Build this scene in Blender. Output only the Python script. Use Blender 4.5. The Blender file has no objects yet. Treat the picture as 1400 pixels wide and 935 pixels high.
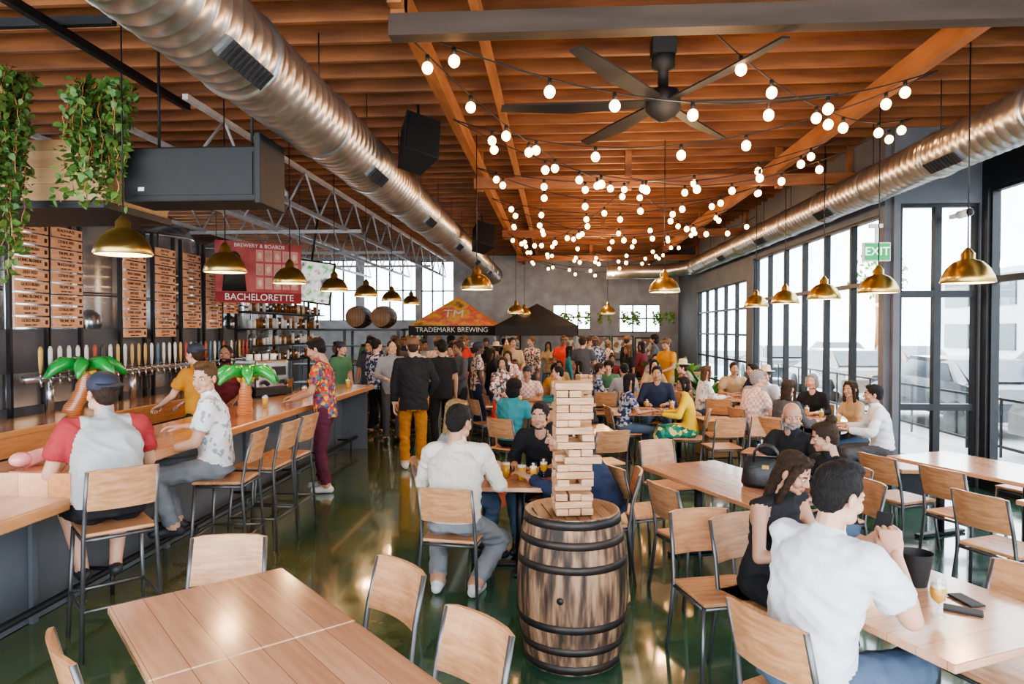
import bpy, bmesh, math, random, time
import numpy as np
from mathutils import Vector, Matrix, Euler, noise
T0=time.time()
R=random.Random(11)
sc=bpy.context.scene; col=sc.collection
V=Vector
# ------------------------------------------------------------------ materials
def _nt(name):
    m=bpy.data.materials.new(name); m.use_nodes=True
    nt=m.node_tree; b=nt.nodes['Principled BSDF']; return m,nt,b
def ramp(nt,cols,const=False,pos=None):
    r=nt.nodes.new('ShaderNodeValToRGB'); e=r.color_ramp.elements
    n=len(cols)
    if const: r.color_ramp.interpolation='CONSTANT'
    while len(e)<n: e.new(0.5)
    for i,c in enumerate(cols):
        e[i].position=(pos[i] if pos else (i/n if const else i/(n-1)))
        e[i].color=(*c,1)
    return r
def mk(name,c,rough=.5,metal=0,c2=None,scale=8,stretch=(1,1,1),bump=0,bscale=40,kind='noise',emit=0,coat=0,pos=(.35,.65),rot=(0,0,0),spec=.5,bdist=.01):
    m,nt,b=_nt(name); N=nt.nodes; Lk=nt.links.new
    b.inputs['Roughness'].default_value=rough; b.inputs['Metallic'].default_value=metal
    b.inputs['Coat Weight'].default_value=coat; b.inputs['Coat Roughness'].default_value=.12
    b.inputs['Specular IOR Level'].default_value=spec
    b.inputs['Base Color'].default_value=(*c,1)
    tc=N.new('ShaderNodeTexCoord'); mp=N.new('ShaderNodeMapping'); mp.inputs['Scale'].default_value=stretch; mp.inputs['Rotation'].default_value=rot
    Lk(tc.outputs['Object'],mp.inputs[0])
    cols=[c] if c2 is None else [c]+(list(c2) if isinstance(c2[0],(tuple,list)) else [c2])
    if c2 is None: cols=[c,tuple(x*.82 for x in c)]
    if kind=='noise':
        t=N.new('ShaderNodeTexNoise'); t.inputs['Scale'].default_value=scale; t.inputs['Detail'].default_value=4; out=t.outputs['Fac']
        p=[pos[0]+(pos[1]-pos[0])*i/(len(cols)-1) for i in range(len(cols))]; r=ramp(nt,cols,False,p)
    elif kind=='cells':
        t=N.new('ShaderNodeTexVoronoi'); t.inputs['Scale'].default_value=scale
        s=N.new('ShaderNodeSeparateColor'); Lk(t.outputs['Color'],s.inputs[0]); out=s.outputs[0]; r=ramp(nt,cols,True)
    elif kind=='stripe':
        t=N.new('ShaderNodeTexWave'); t.inputs['Scale'].default_value=scale; out=t.outputs['Fac']; r=ramp(nt,cols,False,[.55+.05*i for i in range(len(cols))])
    elif kind=='check':
        t=N.new('ShaderNodeTexChecker'); t.inputs['Scale'].default_value=scale; out=t.outputs['Fac']; r=ramp(nt,cols,True)
    Lk(mp.outputs[0],t.inputs['Vector'])
    Lk(out,r.inputs[0]); co=r.outputs[0]
    Lk(co,b.inputs['Base Color'])
    if emit:
        Lk(co,b.inputs['Emission Color']); b.inputs['Emission Strength'].default_value=emit
    if bump:
        n2=N.new('ShaderNodeTexNoise'); n2.inputs['Scale'].default_value=bscale; n2.inputs['Detail'].default_value=3
        Lk(mp.outputs[0],n2.inputs['Vector'])
        bp=N.new('ShaderNodeBump'); bp.inputs['Strength'].default_value=bump; bp.inputs['Distance'].default_value=bdist
        Lk(n2.outputs['Fac'],bp.inputs['Height']); Lk(bp.outputs[0],b.inputs['Normal'])
    return m
def planks(name,ca,cb,w=.13,axis=1,rough=.25,coat=.3,grain=(1.5,18,18)):
    m,nt,b=_nt(name); N=nt.nodes; Lk=nt.links.new
    tc=N.new('ShaderNodeTexCoord'); sp=N.new('ShaderNodeSeparateXYZ'); Lk(tc.outputs['Object'],sp.inputs[0])
    d=N.new('ShaderNodeMath'); d.operation='DIVIDE'; d.inputs[1].default_value=w; Lk(sp.outputs[axis],d.inputs[0])
    fl=N.new('ShaderNodeMath'); fl.operation='FLOOR'; Lk(d.outputs[0],fl.inputs[0])
    wn=N.new('ShaderNodeTexWhiteNoise'); wn.noise_dimensions='1D'; Lk(fl.outputs[0],wn.inputs['W'])
    mp=N.new('ShaderNodeMapping'); mp.inputs['Scale'].default_value=grain; Lk(tc.outputs['Object'],mp.inputs[0])
    off=N.new('ShaderNodeVectorMath'); off.operation='ADD'; Lk(mp.outputs[0],off.inputs[0]); Lk(wn.outputs['Color'],off.inputs[1])
    nz=N.new('ShaderNodeTexNoise'); nz.inputs['Scale'].default_value=1.6; nz.inputs['Detail'].default_value=6; Lk(off.outputs[0],nz.inputs['Vector'])
    a=N.new('ShaderNodeMath'); a.operation='MULTIPLY_ADD'; a.inputs[1].default_value=.45; Lk(wn.outputs['Value'],a.inputs[0]); Lk(nz.outputs['Fac'],a.inputs[2])
    r=ramp(nt,[ca,cb],False,[.35,1.0]); Lk(a.outputs[0],r.inputs[0])
    fr=N.new('ShaderNodeMath'); fr.operation='FRACT'; Lk(d.outputs[0],fr.inputs[0])
    lt=N.new('ShaderNodeMath'); lt.operation='LESS_THAN'; lt.inputs[1].default_value=.022; Lk(fr.outputs[0],lt.inputs[0])
    mx=N.new('ShaderNodeMix'); mx.data_type='RGBA'; Lk(lt.outputs[0],mx.inputs[0]); Lk(r.outputs[0],mx.inputs[6]); mx.inputs[7].default_value=(cb[0]*.6,cb[1]*.55,cb[2]*.5,1)
    Lk(mx.outputs[2],b.inputs['Base Color']); b.inputs['Roughness'].default_value=rough; b.inputs['Coat Weight'].default_value=coat; b.inputs['Coat Roughness'].default_value=.12
    return m
WOODTOP=planks('table_wood',(.66,.36,.22),(.45,.215,.12),rough=.2,coat=.6)
BARWOOD=planks('bar_wood',(.78,.38,.18),(.56,.25,.105),w=.2,axis=0,grain=(18,1.5,18),coat=.7)
CHWOOD=mk('chair_plywood',(.58,.30,.155),.38,c2=(.40,.19,.09),scale=3,stretch=(2,14,14),coat=.15)
STEEL=mk('frame_steel',(.16,.16,.165),.38,.7)
BLACK=mk('black_metal',(.022,.024,.028),.45,.3)
BLACKP=mk('black_plastic',(.015,.015,.016),.6)
GREYW=mk('grey_wall',(.13,.135,.15),.7,c2=(.10,.105,.12),scale=2)
BARFRONT=mk('bar_front',(.15,.165,.19),.55,c2=(.11,.12,.14),scale=1.5)
BACKW=mk('back_wall_mat',(.36,.355,.36),.8,c2=(.27,.265,.27),scale=3)
GALV=mk('galvanised_duct',(.60,.58,.56),.30,.9,c2=(.44,.42,.41),scale=6,bump=.1,bscale=10)
STAIN=mk('stainless',(.66,.67,.69),.26,.9,c2=(.50,.51,.53),scale=2)
BRASS=mk('brass',(.60,.41,.14),.28,.95,c2=(.44,.29,.09),scale=6)
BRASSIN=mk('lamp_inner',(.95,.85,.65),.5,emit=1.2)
JOIST=mk('joist_wood',(.31,.115,.038),.62,c2=(.16,.055,.02),scale=2.2,stretch=(.6,4,4))
JOISTL=mk('timber',(.42,.17,.062),.6,c2=(.26,.10,.036),scale=2.2,stretch=(4,.6,4))
DARKT=mk('dark_timber',(.075,.048,.033),.7,c2=(.045,.03,.02),scale=2,stretch=(.6,4,4))
DECK=planks('ceiling_deck_wood',(.22,.075,.026),(.10,.033,.012),w=.28,axis=1,rough=.7,coat=0,grain=(.7,8,8))
ROUGHW=planks('rough_pine',(.62,.40,.20),(.36,.20,.09),w=.14,axis=2,rough=.6,coat=0,grain=(1,8,8))
WHITEP=mk('white_paint',(.8,.8,.79),.5)
BULB=mk('bulb_glow',(1,.54,.23),.3,emit=18,c2=(1,.50,.19))
LEAF=mk('leaf',(.06,.20,.035),.45,c2=(.14,.30,.05),scale=9)
LEAF2=mk('ivy_leaf',(.05,.14,.03),.5,c2=(.13,.20,.04),scale=9)
CONC=mk('pavement',(.6,.6,.59),.8,c2=(.52,.52,.51),scale=.6)
ROAD=mk('asphalt',(.28,.28,.29),.8,c2=(.23,.23,.23),scale=1)
STUC=mk('stucco',(.68,.69,.72),.8)
DKGL=mk('dark_glass',(.05,.07,.09),.1,spec=.8)
PINK=mk('pink_vinyl',(.85,.35,.33),.3,coat=.4)
GRNV=mk('green_vinyl',(.03,.40,.08),.25,coat=.5)
BRNV=mk('brown_vinyl',(.42,.12,.05),.3,coat=.5,c2=(.60,.26,.1),scale=20,kind='stripe',stretch=(0,0,1),rot=(0,math.pi/2,0))
BARREL=mk('barrel_oak',(.34,.21,.125),.65,c2=((.23,.13,.075),(.09,.05,.032),(.028,.018,.013)),scale=2.6,stretch=(8,8,1.1),bump=.45,bscale=9,pos=(.34,.64))
HOOP=mk('hoop_iron',(.035,.034,.036),.5,.6,c2=(.07,.05,.04),scale=9)
JENGA=mk('block_pine',(.56,.33,.19),.55,c2=(.38,.20,.105),scale=4,stretch=(2,8,14))
def glassmat(name,tint=(1,1,1),gl=.08):
    m=bpy.data.materials.new(name); m.use_nodes=True; nt=m.node_tree; nt.nodes.clear()
    o=nt.nodes.new('ShaderNodeOutputMaterial'); t=nt.nodes.new('ShaderNodeBsdfTransparent'); t.inputs[0].default_value=(*tint,1)
    g=nt.nodes.new('ShaderNodeBsdfGlossy'); g.inputs['Roughness'].default_value=.03
    n=nt.nodes.new('ShaderNodeTexNoise'); n.inputs['Scale'].default_value=.5
    mr=nt.nodes.new('ShaderNodeMath'); mr.operation='MULTIPLY'; mr.inputs[1].default_value=gl*2; nt.links.new(n.outputs['Fac'],mr.inputs[0])
    x=nt.nodes.new('ShaderNodeMixShader'); nt.links.new(mr.outputs[0],x.inputs[0])
    nt.links.new(t.outputs[0],x.inputs[1]); nt.links.new(g.outputs[0],x.inputs[2]); nt.links.new(x.outputs[0],o.inputs[0]); return m
WGLASS=glassmat('window_glass',(.96,.98,.98),.06); CGLASS=glassmat('drink_glass',(.93,.95,.95),.14)
BEER=mk('beer',(.75,.40,.05),.15,c2=(.62,.30,.03),emit=.1,coat=.5)
FOAM=mk('foam',(.9,.87,.78),.6)
def floormat():
    m,nt,b=_nt('green_concrete'); N=nt.nodes; Lk=nt.links.new
    tc=N.new('ShaderNodeTexCoord')
    sp=N.new('ShaderNodeSeparateXYZ'); Lk(tc.outputs['Object'],sp.inputs[0])
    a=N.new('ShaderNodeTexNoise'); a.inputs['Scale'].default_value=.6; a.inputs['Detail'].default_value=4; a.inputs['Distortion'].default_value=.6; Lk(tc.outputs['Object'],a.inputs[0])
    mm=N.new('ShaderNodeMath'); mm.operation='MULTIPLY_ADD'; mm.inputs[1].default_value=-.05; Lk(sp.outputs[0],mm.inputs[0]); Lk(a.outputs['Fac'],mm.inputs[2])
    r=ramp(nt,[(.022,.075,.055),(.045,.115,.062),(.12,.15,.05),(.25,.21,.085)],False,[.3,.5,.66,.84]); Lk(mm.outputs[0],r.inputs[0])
    c=N.new('ShaderNodeTexNoise'); c.inputs['Scale'].default_value=5; c.inputs['Detail'].default_value=5; Lk(tc.outputs['Object'],c.inputs[0])
    mx=N.new('ShaderNodeMix'); mx.data_type='RGBA'; mx.blend_type='MULTIPLY'; mx.inputs[0].default_value=.5
    r2=ramp(nt,[(.65,.65,.65),(1.25,1.25,1.25)],False,[.3,.7]); Lk(c.outputs['Fac'],r2.inputs[0]); Lk(r.outputs[0],mx.inputs[6]); Lk(r2.outputs[0],mx.inputs[7])
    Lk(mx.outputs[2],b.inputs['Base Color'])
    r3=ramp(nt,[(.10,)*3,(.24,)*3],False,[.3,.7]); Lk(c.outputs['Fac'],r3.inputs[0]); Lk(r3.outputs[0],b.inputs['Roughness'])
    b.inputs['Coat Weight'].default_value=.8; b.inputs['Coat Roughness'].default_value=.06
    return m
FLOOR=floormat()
# ------------------------------------------------------------------ mesh builder
def basis(d):
    d=d.normalized(); a=V((0,0,1)) if abs(d.z)<.9 else V((1,0,0)); x=d.cross(a).normalized(); return x,d.cross(x).normalized(),d
class MB:
    def __init__(s): s.v=[];s.f=[];s.m=[];s.sm=[];s.M=Matrix()
    def add(s,vs,fs,mat=0,sm=False):
        o=len(s.v); M=s.M
        s.v+=[tuple(M@V(v)) for v in vs]; s.f+=[[i+o for i in f] for f in fs]; s.m+=[mat]*len(fs); s.sm+=[sm]*len(fs)
    def box(s,c,size,mat=0,rot=None,bev=0):
        x,y,z=[k/2 for k in size]; Rm=Euler(rot).to_matrix() if rot else Matrix.Identity(3); c=V(c)
        if bev>0:
            bm=bmesh.new(); bmesh.ops.create_cube(bm,size=1); bmesh.ops.scale(bm,vec=size,verts=bm.verts)
            bmesh.ops.bevel(bm,geom=bm.edges[:],offset=bev,segments=2,affect='EDGES',profile=.5)
            bm.verts.index_update(); vs=[c+Rm@v.co for v in bm.verts]; fs=[[v.index for v in f.verts] for f in bm.faces]; bm.free(); s.add(vs,fs,mat,False); return
        vs=[c+Rm@V((a*x,b*y,d*z)) for a in(-1,1) for b in(-1,1) for d in(-1,1)]
        s.add(vs,[(0,1,3,2),(4,6,7,5),(0,4,5,1),(2,3,7,6),(0,2,6,4),(1,5,7,3)],mat)
    def tube(s,pts,r,mat=0,n=8,sm=True):
        pts=[V(p) for p in pts]; k=len(pts); rr=r if isinstance(r,(list,tuple)) else [r]*k
        vs=[];x=None
        for i,p in enumerate(pts):
            d=(pts[min(i+1,k-1)]-pts[max(i-1,0)])
            if x is None: x,y,d=basis(d)
            else:
                d=d.normalized(); x=(x-d*x.dot(d)).normalized(); y=d.cross(x)
            for j in range(n):
                a=2*math.pi*j/n; vs.append(p+(x*math.cos(a)+y*math.sin(a))*rr[i])
        fs=[(i*n+j,i*n+(j+1)%n,(i+1)*n+(j+1)%n,(i+1)*n+j) for i in range(k-1) for j in range(n)]
        fs+=[list(range(n))[::-1],[(k-1)*n+j for j in range(n)]]
        s.add(vs,fs,mat,sm)
    def lathe(s,prof,n=24,mat=0,sm=True,c=(0,0,0),rf=None,cap=True):
        vs=[]
        for r,z in prof:
            for j in range(n):
                a=2*math.pi*j/n; q=r*(rf(j) if rf else 1); vs.append((c[0]+q*math.cos(a),c[1]+q*math.sin(a),c[2]+z))
        k=len(prof); fs=[(i*n+j,i*n+(j+1)%n,(i+1)*n+(j+1)%n,(i+1)*n+j) for i in range(k-1) for j in range(n)]
        if cap: fs+=[list(range(n))[::-1],[(k-1)*n+j for j in range(n)]]
        s.add(vs,fs,mat,sm)
    def ell(s,c,r,rot=None,mat=0,n=14,m=9):
        Rm=Euler(rot).to_matrix() if rot else Matrix.Identity(3); c=V(c); vs=[c+Rm@V((0,0,-r[2]))]
        for i in range(1,m):
            t=math.pi*i/m
            for j in range(n):
                a=2*math.pi*j/n; vs.append(c+Rm@V((r[0]*math.sin(t)*math.cos(a),r[1]*math.sin(t)*math.sin(a),-r[2]*math.cos(t))))
        vs.append(c+Rm@V((0,0,r[2]))); fs=[]
        for j in range(n): fs.append((0,1+(j+1)%n,1+j))
        for i in range(m-2):
            for j in range(n):
                a=1+i*n;fs.append((a+j,a+(j+1)%n,a+n+(j+1)%n,a+n+j))
        l=len(vs)-1;a=1+(m-2)*n
        for j in range(n): fs.append((a+j,a+(j+1)%n,l))
        s.add(vs,fs,mat,True)
    def caps(s,p0,p1,r0,r1,mat=0,n=12):
        p0=V(p0);p1=V(p1);d=(p1-p0)
        if d.length<1e-5: d=V((0,0,1e-4))
        u=d.normalized(); pts=[];rr=[]
        for a in(80,50,25): pts.append(p0-u*r0*math.sin(math.radians(a)));rr.append(r0*math.cos(math.radians(a)))
        pts.append(p0);rr.append(r0);pts.append((p0+p1)/2);rr.append((r0+r1)/2);pts.append(p1);rr.append(r1)
        for a in(25,50,80): pts.append(p1+u*r1*math.sin(math.radians(a)));rr.append(r1*math.cos(math.radians(a)))
        s.tube(pts,rr,mat,n)
    def loft(s,rings,mat=0,n=18):
        vs=[]
        for c,x,y in rings:
            for j in range(n):
                a=2*math.pi*j/n; vs.append(V(c)+V(x)*math.cos(a)+V(y)*math.sin(a))
        k=len(rings); fs=[(i*n+j,i*n+(j+1)%n,(i+1)*n+(j+1)%n,(i+1)*n+j) for i in range(k-1) for j in range(n)]
        fs+=[list(range(n))[::-1],[(k-1)*n+j for j in range(n)]]; s.add(vs,fs,mat,True)
    def mesh(s,name,mats):
        me=bpy.data.meshes.new(name); me.from_pydata(s.v,[],s.f)
        for m in mats: me.materials.append(m)
        me.polygons.foreach_set('material_index',s.m); me.polygons.foreach_set('use_smooth',s.sm); me.update(); return me
    def obj(s,name,mats,loc=(0,0,0),rz=0,parent=None):
        return put(s.mesh(name,mats),name,loc,rz,parent)
def put(me,name,loc=(0,0,0),rz=0,parent=None,scale=1):
    o=bpy.data.objects.new(name,me); o.location=loc; o.rotation_euler=(0,0,math.radians(rz)); o.scale=(scale,)*3; col.objects.link(o)
    if parent: o.parent=parent
    return o
def empty(name,loc=(0,0,0),rz=0): 
    o=put(None,name,loc,rz); o.empty_display_size=.2; return o
def text(s,mat,size,name='lettering',ext=.002):
    cu=bpy.data.curves.new(name,'FONT'); cu.body=s; cu.size=size; cu.extrude=ext; cu.align_x='CENTER'; cu.align_y='CENTER'; cu.materials.append(mat); return cu
# ------------------------------------------------------------------ ROOM
XR,XR2,YJ,YB,XL=4.3,5.45,9.1,24.0,-9.8
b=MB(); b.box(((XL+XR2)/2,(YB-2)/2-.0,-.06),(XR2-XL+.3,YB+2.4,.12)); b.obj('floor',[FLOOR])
b=MB(); b.box(((XL+XR2)/2,YB/2-1,4.86),(XR2-XL+.5,YB+2.4,.1)); b.obj('ceiling',[DECK])
b=MB(); y=-1.5
while y<YB: b.box(((XL+XR2)/2,y,4.685),(XR2-XL,.05,.25)); y+=.42
b.obj('ceiling_joists',[JOIST])
b=MB()
for X in(-1.12,3.2): b.box((X,14.4,4.36),(.10,19.4,.20),0)
b.box((-.62,14.4,4.50),(.07,19.4,.12),0)
b.obj('ceiling_beam_longitudinal',[JOISTL])
b=MB()
b.box((2.15,4.72,4.09),(6.6,.13,.15),1)
for Y in(10.0,15.3,20.6):
    b.box((1.55,Y,4.13),(5.5,.10,.15),0)
    for X in(-1.12,1.05,3.2,4.2): b.box((X,Y+.10,4.38),(.09,.09,.7) if X<4 else (.09,.09,.5),0)
for X in(3.2,-1.12): b.box((X,4.85,4.36),(.10,.10,.42),0)
b.obj('ceiling_tie_beams',[JOIST,DARKT])
def wall(name,axis,fixed,a0,a1,z1,ops,mat,th=.16):
    b=MB()
    def bx(u0,u1,w0,w1):
        if u1-u0<1e-3 or w1-w0<1e-3: return
        if axis=='x': b.box(((u0+u1)/2,fixed,(w0+w1)/2),(u1-u0,th,w1-w0))
        else: b.box((fixed,(u0+u1)/2,(w0+w1)/2),(th,u1-u0,w1-w0))
    u=a0
    for (o0,o1,w0,w1) in sorted(ops):
        bx(u,o0,0,z1); bx(o0,o1,0,w0); bx(o0,o1,w1,z1); u=o1
    bx(u,a1,0,z1); return b.obj(name,[mat])
WN=[0]
def window(axis,fixed,a0,a1,z0,z1,nv,hz,fr=.06,name=None):
    WN[0]+=1; b=MB(); d=.09
    def bx(u0,u1,w0,w1,m,t):
        if axis=='x': b.box(((u0+u1)/2,fixed,(w0+w1)/2),(u1-u0,t,w1-w0),m)
        else: b.box((fixed,(u0+u1)/2,(w0+w1)/2),(t,u1-u0,w1-w0),m)
    for i in range(nv+1):
        u=a0+(a1-a0)*i/nv; bx(u-fr/2,u+fr/2,z0,z1,0,d)
    for h in [z0,z1]+list(hz): bx(a0,a1,h-fr/2,h+fr/2,0,d*.98)
    bx(a0,a1,z0,z1,1,.008)
    return b.obj(name or 'window_%d'%WN[0],[BLACK,WGLASS])
HZ=3.5
wall('wall_right','y',XR,YJ,YB,4.8,[(9.25,15.0,.25,HZ),(15.5,20.8,.05,3.1)],GREYW)
window('y',XR,9.25,15.0,.25,HZ,6,[2.62])
window('y',XR,15.5,20.8,.05,3.1,5,[.65,1.26,1.87,2.48],.05,'door_1')
wall('wall_entry','x',YJ,XR,XR2+.08,4.8,[(XR+.08,XR2-.1,0,HZ+.1)],GREYW)
window('x',YJ,XR+.08,XR2-.1,0,HZ+.1,2,[2.45,1.0,.12],.085,'door_2')
wall('wall_right_front','y',XR2,1.0,YJ,4.8,[(1.4,YJ-.2,.2,HZ+.25)],BLACK)
window('y',XR2,1.4,YJ-.2,.2,HZ+.25,6,[2.62],.08)
bw=[(-9.5,-7.1,2.3,4.45,5),(-6.85,-4.95,2.3,4.45,4),(-4.75,-3.6,2.3,4.4,3),(-.1,1.2,2.0,2.85,3),(2.2,3.6,1.9,2.85,3)]
wall('wall_back','x',YB,XL,XR,4.8,[q[:4] for q in bw],BACKW)
for q in bw: window('x',YB,q[0],q[1],q[2],q[3],q[4],[(q[2]+q[3])/2],.045)
lw=[(5.0,9.0,1.6,4.4,6),(9.6,13.6,1.6,4.4,6),(14.2,18,1.6,4.4,6),(18.6,22.6,1.6,4.4,6)]  # large left windows, added to bring more light to the brewery side and tanks
wall('wall_left','y',XL,-1,YB,4.8,[q[:4] for q in lw],BACKW)
for q in lw: window('y',XL,q[0],q[1],q[2],q[3],q[4],[2.5,3.4])
b=MB(); b.box((XR-.13,12,.12),(.08,5.8,.2)); b.obj('baseboard_right',[BLACK])
b=MB(); b.box((0,0,0),(.34,.05,.24),0,bev=.01); b.box((0,-.026,0),(.31,.006,.21),1); b.box((0,.0,.22),(.03,.03,.22),0); b.box((0,.02,.33),(.16,.05,.05),0); o=b.obj('exit_sign',[WHITEP,mk('exit_green',(.01,.30,.08),.4,emit=.8)],(4.05,8.95,2.98))
tx=text('EXIT',mk('exit_white',(.9,1,.9),.5,emit=1.5),.15); t=bpy.data.objects.new('lettering',tx); col.objects.link(t); t.parent=o; t.location=(0,-.032,0); t.rotation_euler=(math.pi/2,0,0)
b=MB(); b.tube([(0,0,0),(0,-.22,0)],.05,0,12); b.box((0,.08,0),(.05,.2,.05)); b.ell((0,-.22,0),(.045,.03,.045),mat=1); b.obj('security_camera',[WHITEP,BLACKP],(5.0,8.85,3.42))
def duct(name,X,z,r,y0,y1):
    b=MB(); y=y0; pts=[];rr=[]
    while y<y1:
        for dy,dr in((0,0),(.10,0),(.108,.006),(.122,.006)):
            pts.append((0,y+dy,0)); rr.append(r+dr)
        y+=.13
    b.tube(pts,rr,0,32)
    y=y0+.8
    while y<y1:
        b.tube([(0,y,0),(0,y+.07,0)],r+.018,0,32); 
        b.tube([(0,y+.03,r),(0,y+.03,4.56-z)],.006,1,6); y+=1.5
    y=y0+2
    while y<y1-1:
        sgn=1 if X<0 else -1
        b.box((sgn*r*.72,y,-r*.72),(.03,.55,.13),2,rot=(0,sgn*math.radians(45),0))
        for k in range(9): b.box((sgn*(r*.72+.012),y-.24+k*.06,-r*.72-.012),(.02,.012,.12),1,rot=(0,sgn*math.radians(45),0))
        y+=3
    b.obj(name,[GALV,BLACK,STEEL],(X,0,z))
duct('air_duct',-2.05,3.78,.28,-1,22.5); duct('air_duct',3.95,3.80,.22,-1,20)
b=MB(); b.tube([(3.95,19.9,3.80),(3.7,20.3,3.77),(3.2,20.4,3.7),(1.5,20.4,3.7)],.21,0,20); b.obj('air_duct_elbow',[GALV])
FANM=mk('fan_black',(.012,.012,.013),.7)
b=MB(); b.lathe([(.1,.42),(.1,.3),(.045,.28),(.045,.12),(.13,.1),(.15,.02),(.15,-.06),(.1,-.12),(.03,-.16)][::-1],20,0)
for i in range(6):
    a=math.radians(60*i-4); b.M=Matrix.Rotation(a,4,'Z')
    b.add([(.12,-.05,.0),(.12,.06,.02),(.8,.085,.015),(1.4,.05,.03),(1.42,-.04,.01),(.8,-.075,-.02),(.12,-.05,-.015),(.12,.06,.005),(.8,.085,.0),(1.4,.05,.015),(1.42,-.04,-.005),(.8,-.075,-.035)],[(0,1,2,5),(5,2,3,4),(6,11,8,7),(11,10,9,8),(1,7,8,2),(2,8,9,3),(3,9,10,4),(4,10,11,5),(5,11,6,0),(0,6,7,1)],0)
b.M=Matrix(); b.box((0,0,.48),(.2,.2,.16),0); b.tube([(0,0,.5),(0,0,.62)],.04,0,10); b.obj('ceiling_fan',[FANM],(.92,6.0,3.95))
# string lights
b=MB(); ends=[]; y=4.85; k=0
while y<21.5: ends.append((-1.05 if k%2==0 else 3.15,y,4.14)); y+=1.05; k+=1
pl=[]
strands=[(ends[i],ends[i+1]) for i in range(len(ends)-1)]
strands+=[((1.05,4.85,4.1),(3.7,7.4,4.2)),((3.7,7.4,4.2),(1.05,9.8,4.15)),((1.05,10,4.15),(3.7,13,4.1)),((-1.05,4.9,4.1),(1.05,9.9,4.1)),((1.05,9.9,4.1),(-1.05,15,4.1))]
for (p,q) in strands:
    p=V(p);q=V(q);n=24;L=(q-p).length; pts=[]; sag=R.uniform(.26,.55)
    for i in range(n+1):
        t=i/n; c=p.lerp(q,t); c.z-=sag*4*t*(1-t); pts.append(c)
    b.tube(pts,.006,1,5)
    nb=int(L/.58)
    for i in range(nb):
        t=(i+.5+R.uniform(-.2,.2))/nb; f=t*n; j=min(int(f),n-1); c=pts[j].lerp(pts[j+1],f-j)
        b.tube([c,c-V((0,0,.06))],.016,1,8); b.ell(c-V((0,0,.098)),(.042,.042,.046),mat=0,n=12,m=8)
    pl.append(p.lerp(q,.5)-V((0,0,.70)))
b.obj('string_lights',[BULB,BLACKP])
def plight(name,loc,e,c=(1,.64,.34),r=.08,parent=None):
    l=bpy.data.lights.new(name,'POINT'); l.energy=e; l.color=c; l.shadow_soft_size=r; o=bpy.data.objects.new(name,l); o.location=loc; col.objects.link(o)
    if parent:o.parent=parent
for i,p in enumerate(pl[:16:2]): plight('string_light_glow',p,50 if i<4 else 85)
b=MB(); prof=[(.205,0),(.213,.01),(.20,.06),(.165,.13),(.11,.185),(.06,.205),(.055,.21),(.055,.26),(.04,.275),(.015,.31)]
b.lathe(prof,28,0,cap=False); b.lathe([(.20,.004),(.19,.06),(.155,.125),(.10,.175),(.01,.19)],28,1,cap=False)
b.ell((0,0,.09),(.045,.045,.055),mat=2,n=12,m=8); b.tube([(0,0,.14),(0,0,.20)],.03,3,10)
LAMP=b.mesh('pendant_lamp',[BRASS,BRASSIN,BULB,BLACK])
lamps=[(-3.38,d,2.58) for d in(5.15,6.8,8.5,10.25,12.0,13.9,15.8)]+[(3.58,d,2.40) for d in(6.2,7.85,9.4,10.95,12.5)]+[(-1.04,8.95,2.52),(1.47,9.4,2.5),(-1.0,17,2.4),(1.35,18,2.4),(-.9,19.5,2.4)]
for i,(x,y,z) in enumerate(lamps):
    o=put(LAMP,'pendant_lamp',(x,y,z)); bb=MB(); bb.tube([(0,0,.3),(0,0,4.56-z)],.006,0,6); bb.obj('cord',[BLACK],parent=o)
    plight('lamp_glow',(0,0,.02),15,parent=o)
# ------------------------------------------------------------------ BAR
BX=-3.05; YS=4.1
b=MB()
b.box((BX-.42,(YS+11.3)/2,1.03),(.84,11.3-YS,.08),0,bev=.012)
b.box((BX-.42,(YS+.7)/2,.90),(.84,YS-.7,.08),0,bev=.012)
b.box((BX-.42,YS+.02,.99),(.84,.05,.2),0)
b.box((BX-.62,(YS+11.25)/2,.5),(.2,11.2-YS,.99),1); b.box((BX-.62,(YS+.75)/2,.43),(.2,YS-.75,.86),1)
b.box((BX-.42,11.27,.53),(.6,.06,1.06),1)
for i in range(7): b.box((BX-.50,1.2+i*1.6,.45),(.03,.05,.82 if i<2 else .96),1)
b.tube([(BX-.28,1,.2),(BX-.28,11.2,.2)],.025,2,10)
for i in range(9): b.tube([(BX-.28,1.3+i*1.2,.2),(BX-.5,1.3+i*1.2,.2)],.015,2,8); b.tube([(BX-.28,1.3+i*1.2,.2),(BX-.28,1.3+i*1.2,.0)],.015,2,8)
b.obj('bar_counter',[BARWOOD,BARFRONT,BLACK])
b=MB(); b.box((-5.75,8.2,.96),(.75,11,.07),0,bev=.01); b.box((-5.8,8.2,.46),(.6,10.9,.93),2); b.box((-5.40,8.2,.83),(.03,10.9,.2),0); b.obj('back_bar_counter',[BARWOOD,BARFRONT,GREYW])
b=MB(); b.box((-6.42,9.2,1.0),(.12,9,2.0),0); b.box((-6.34,9.2,1.28),(.04,9,.4),1); b.obj('wall_backbar',[GREYW,STAIN])
b=MB(); b.tube([(-6.05,7.4,1.42),(-6.05,13,1.42)],.05,0,16)
hc=[mk('handle_%d'%i,c,.4) for i,c in enumerate([(.8,.8,.78),(.5,.08,.05),(.05,.05,.05),(.7,.45,.15),(.1,.25,.35)])]
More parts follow.
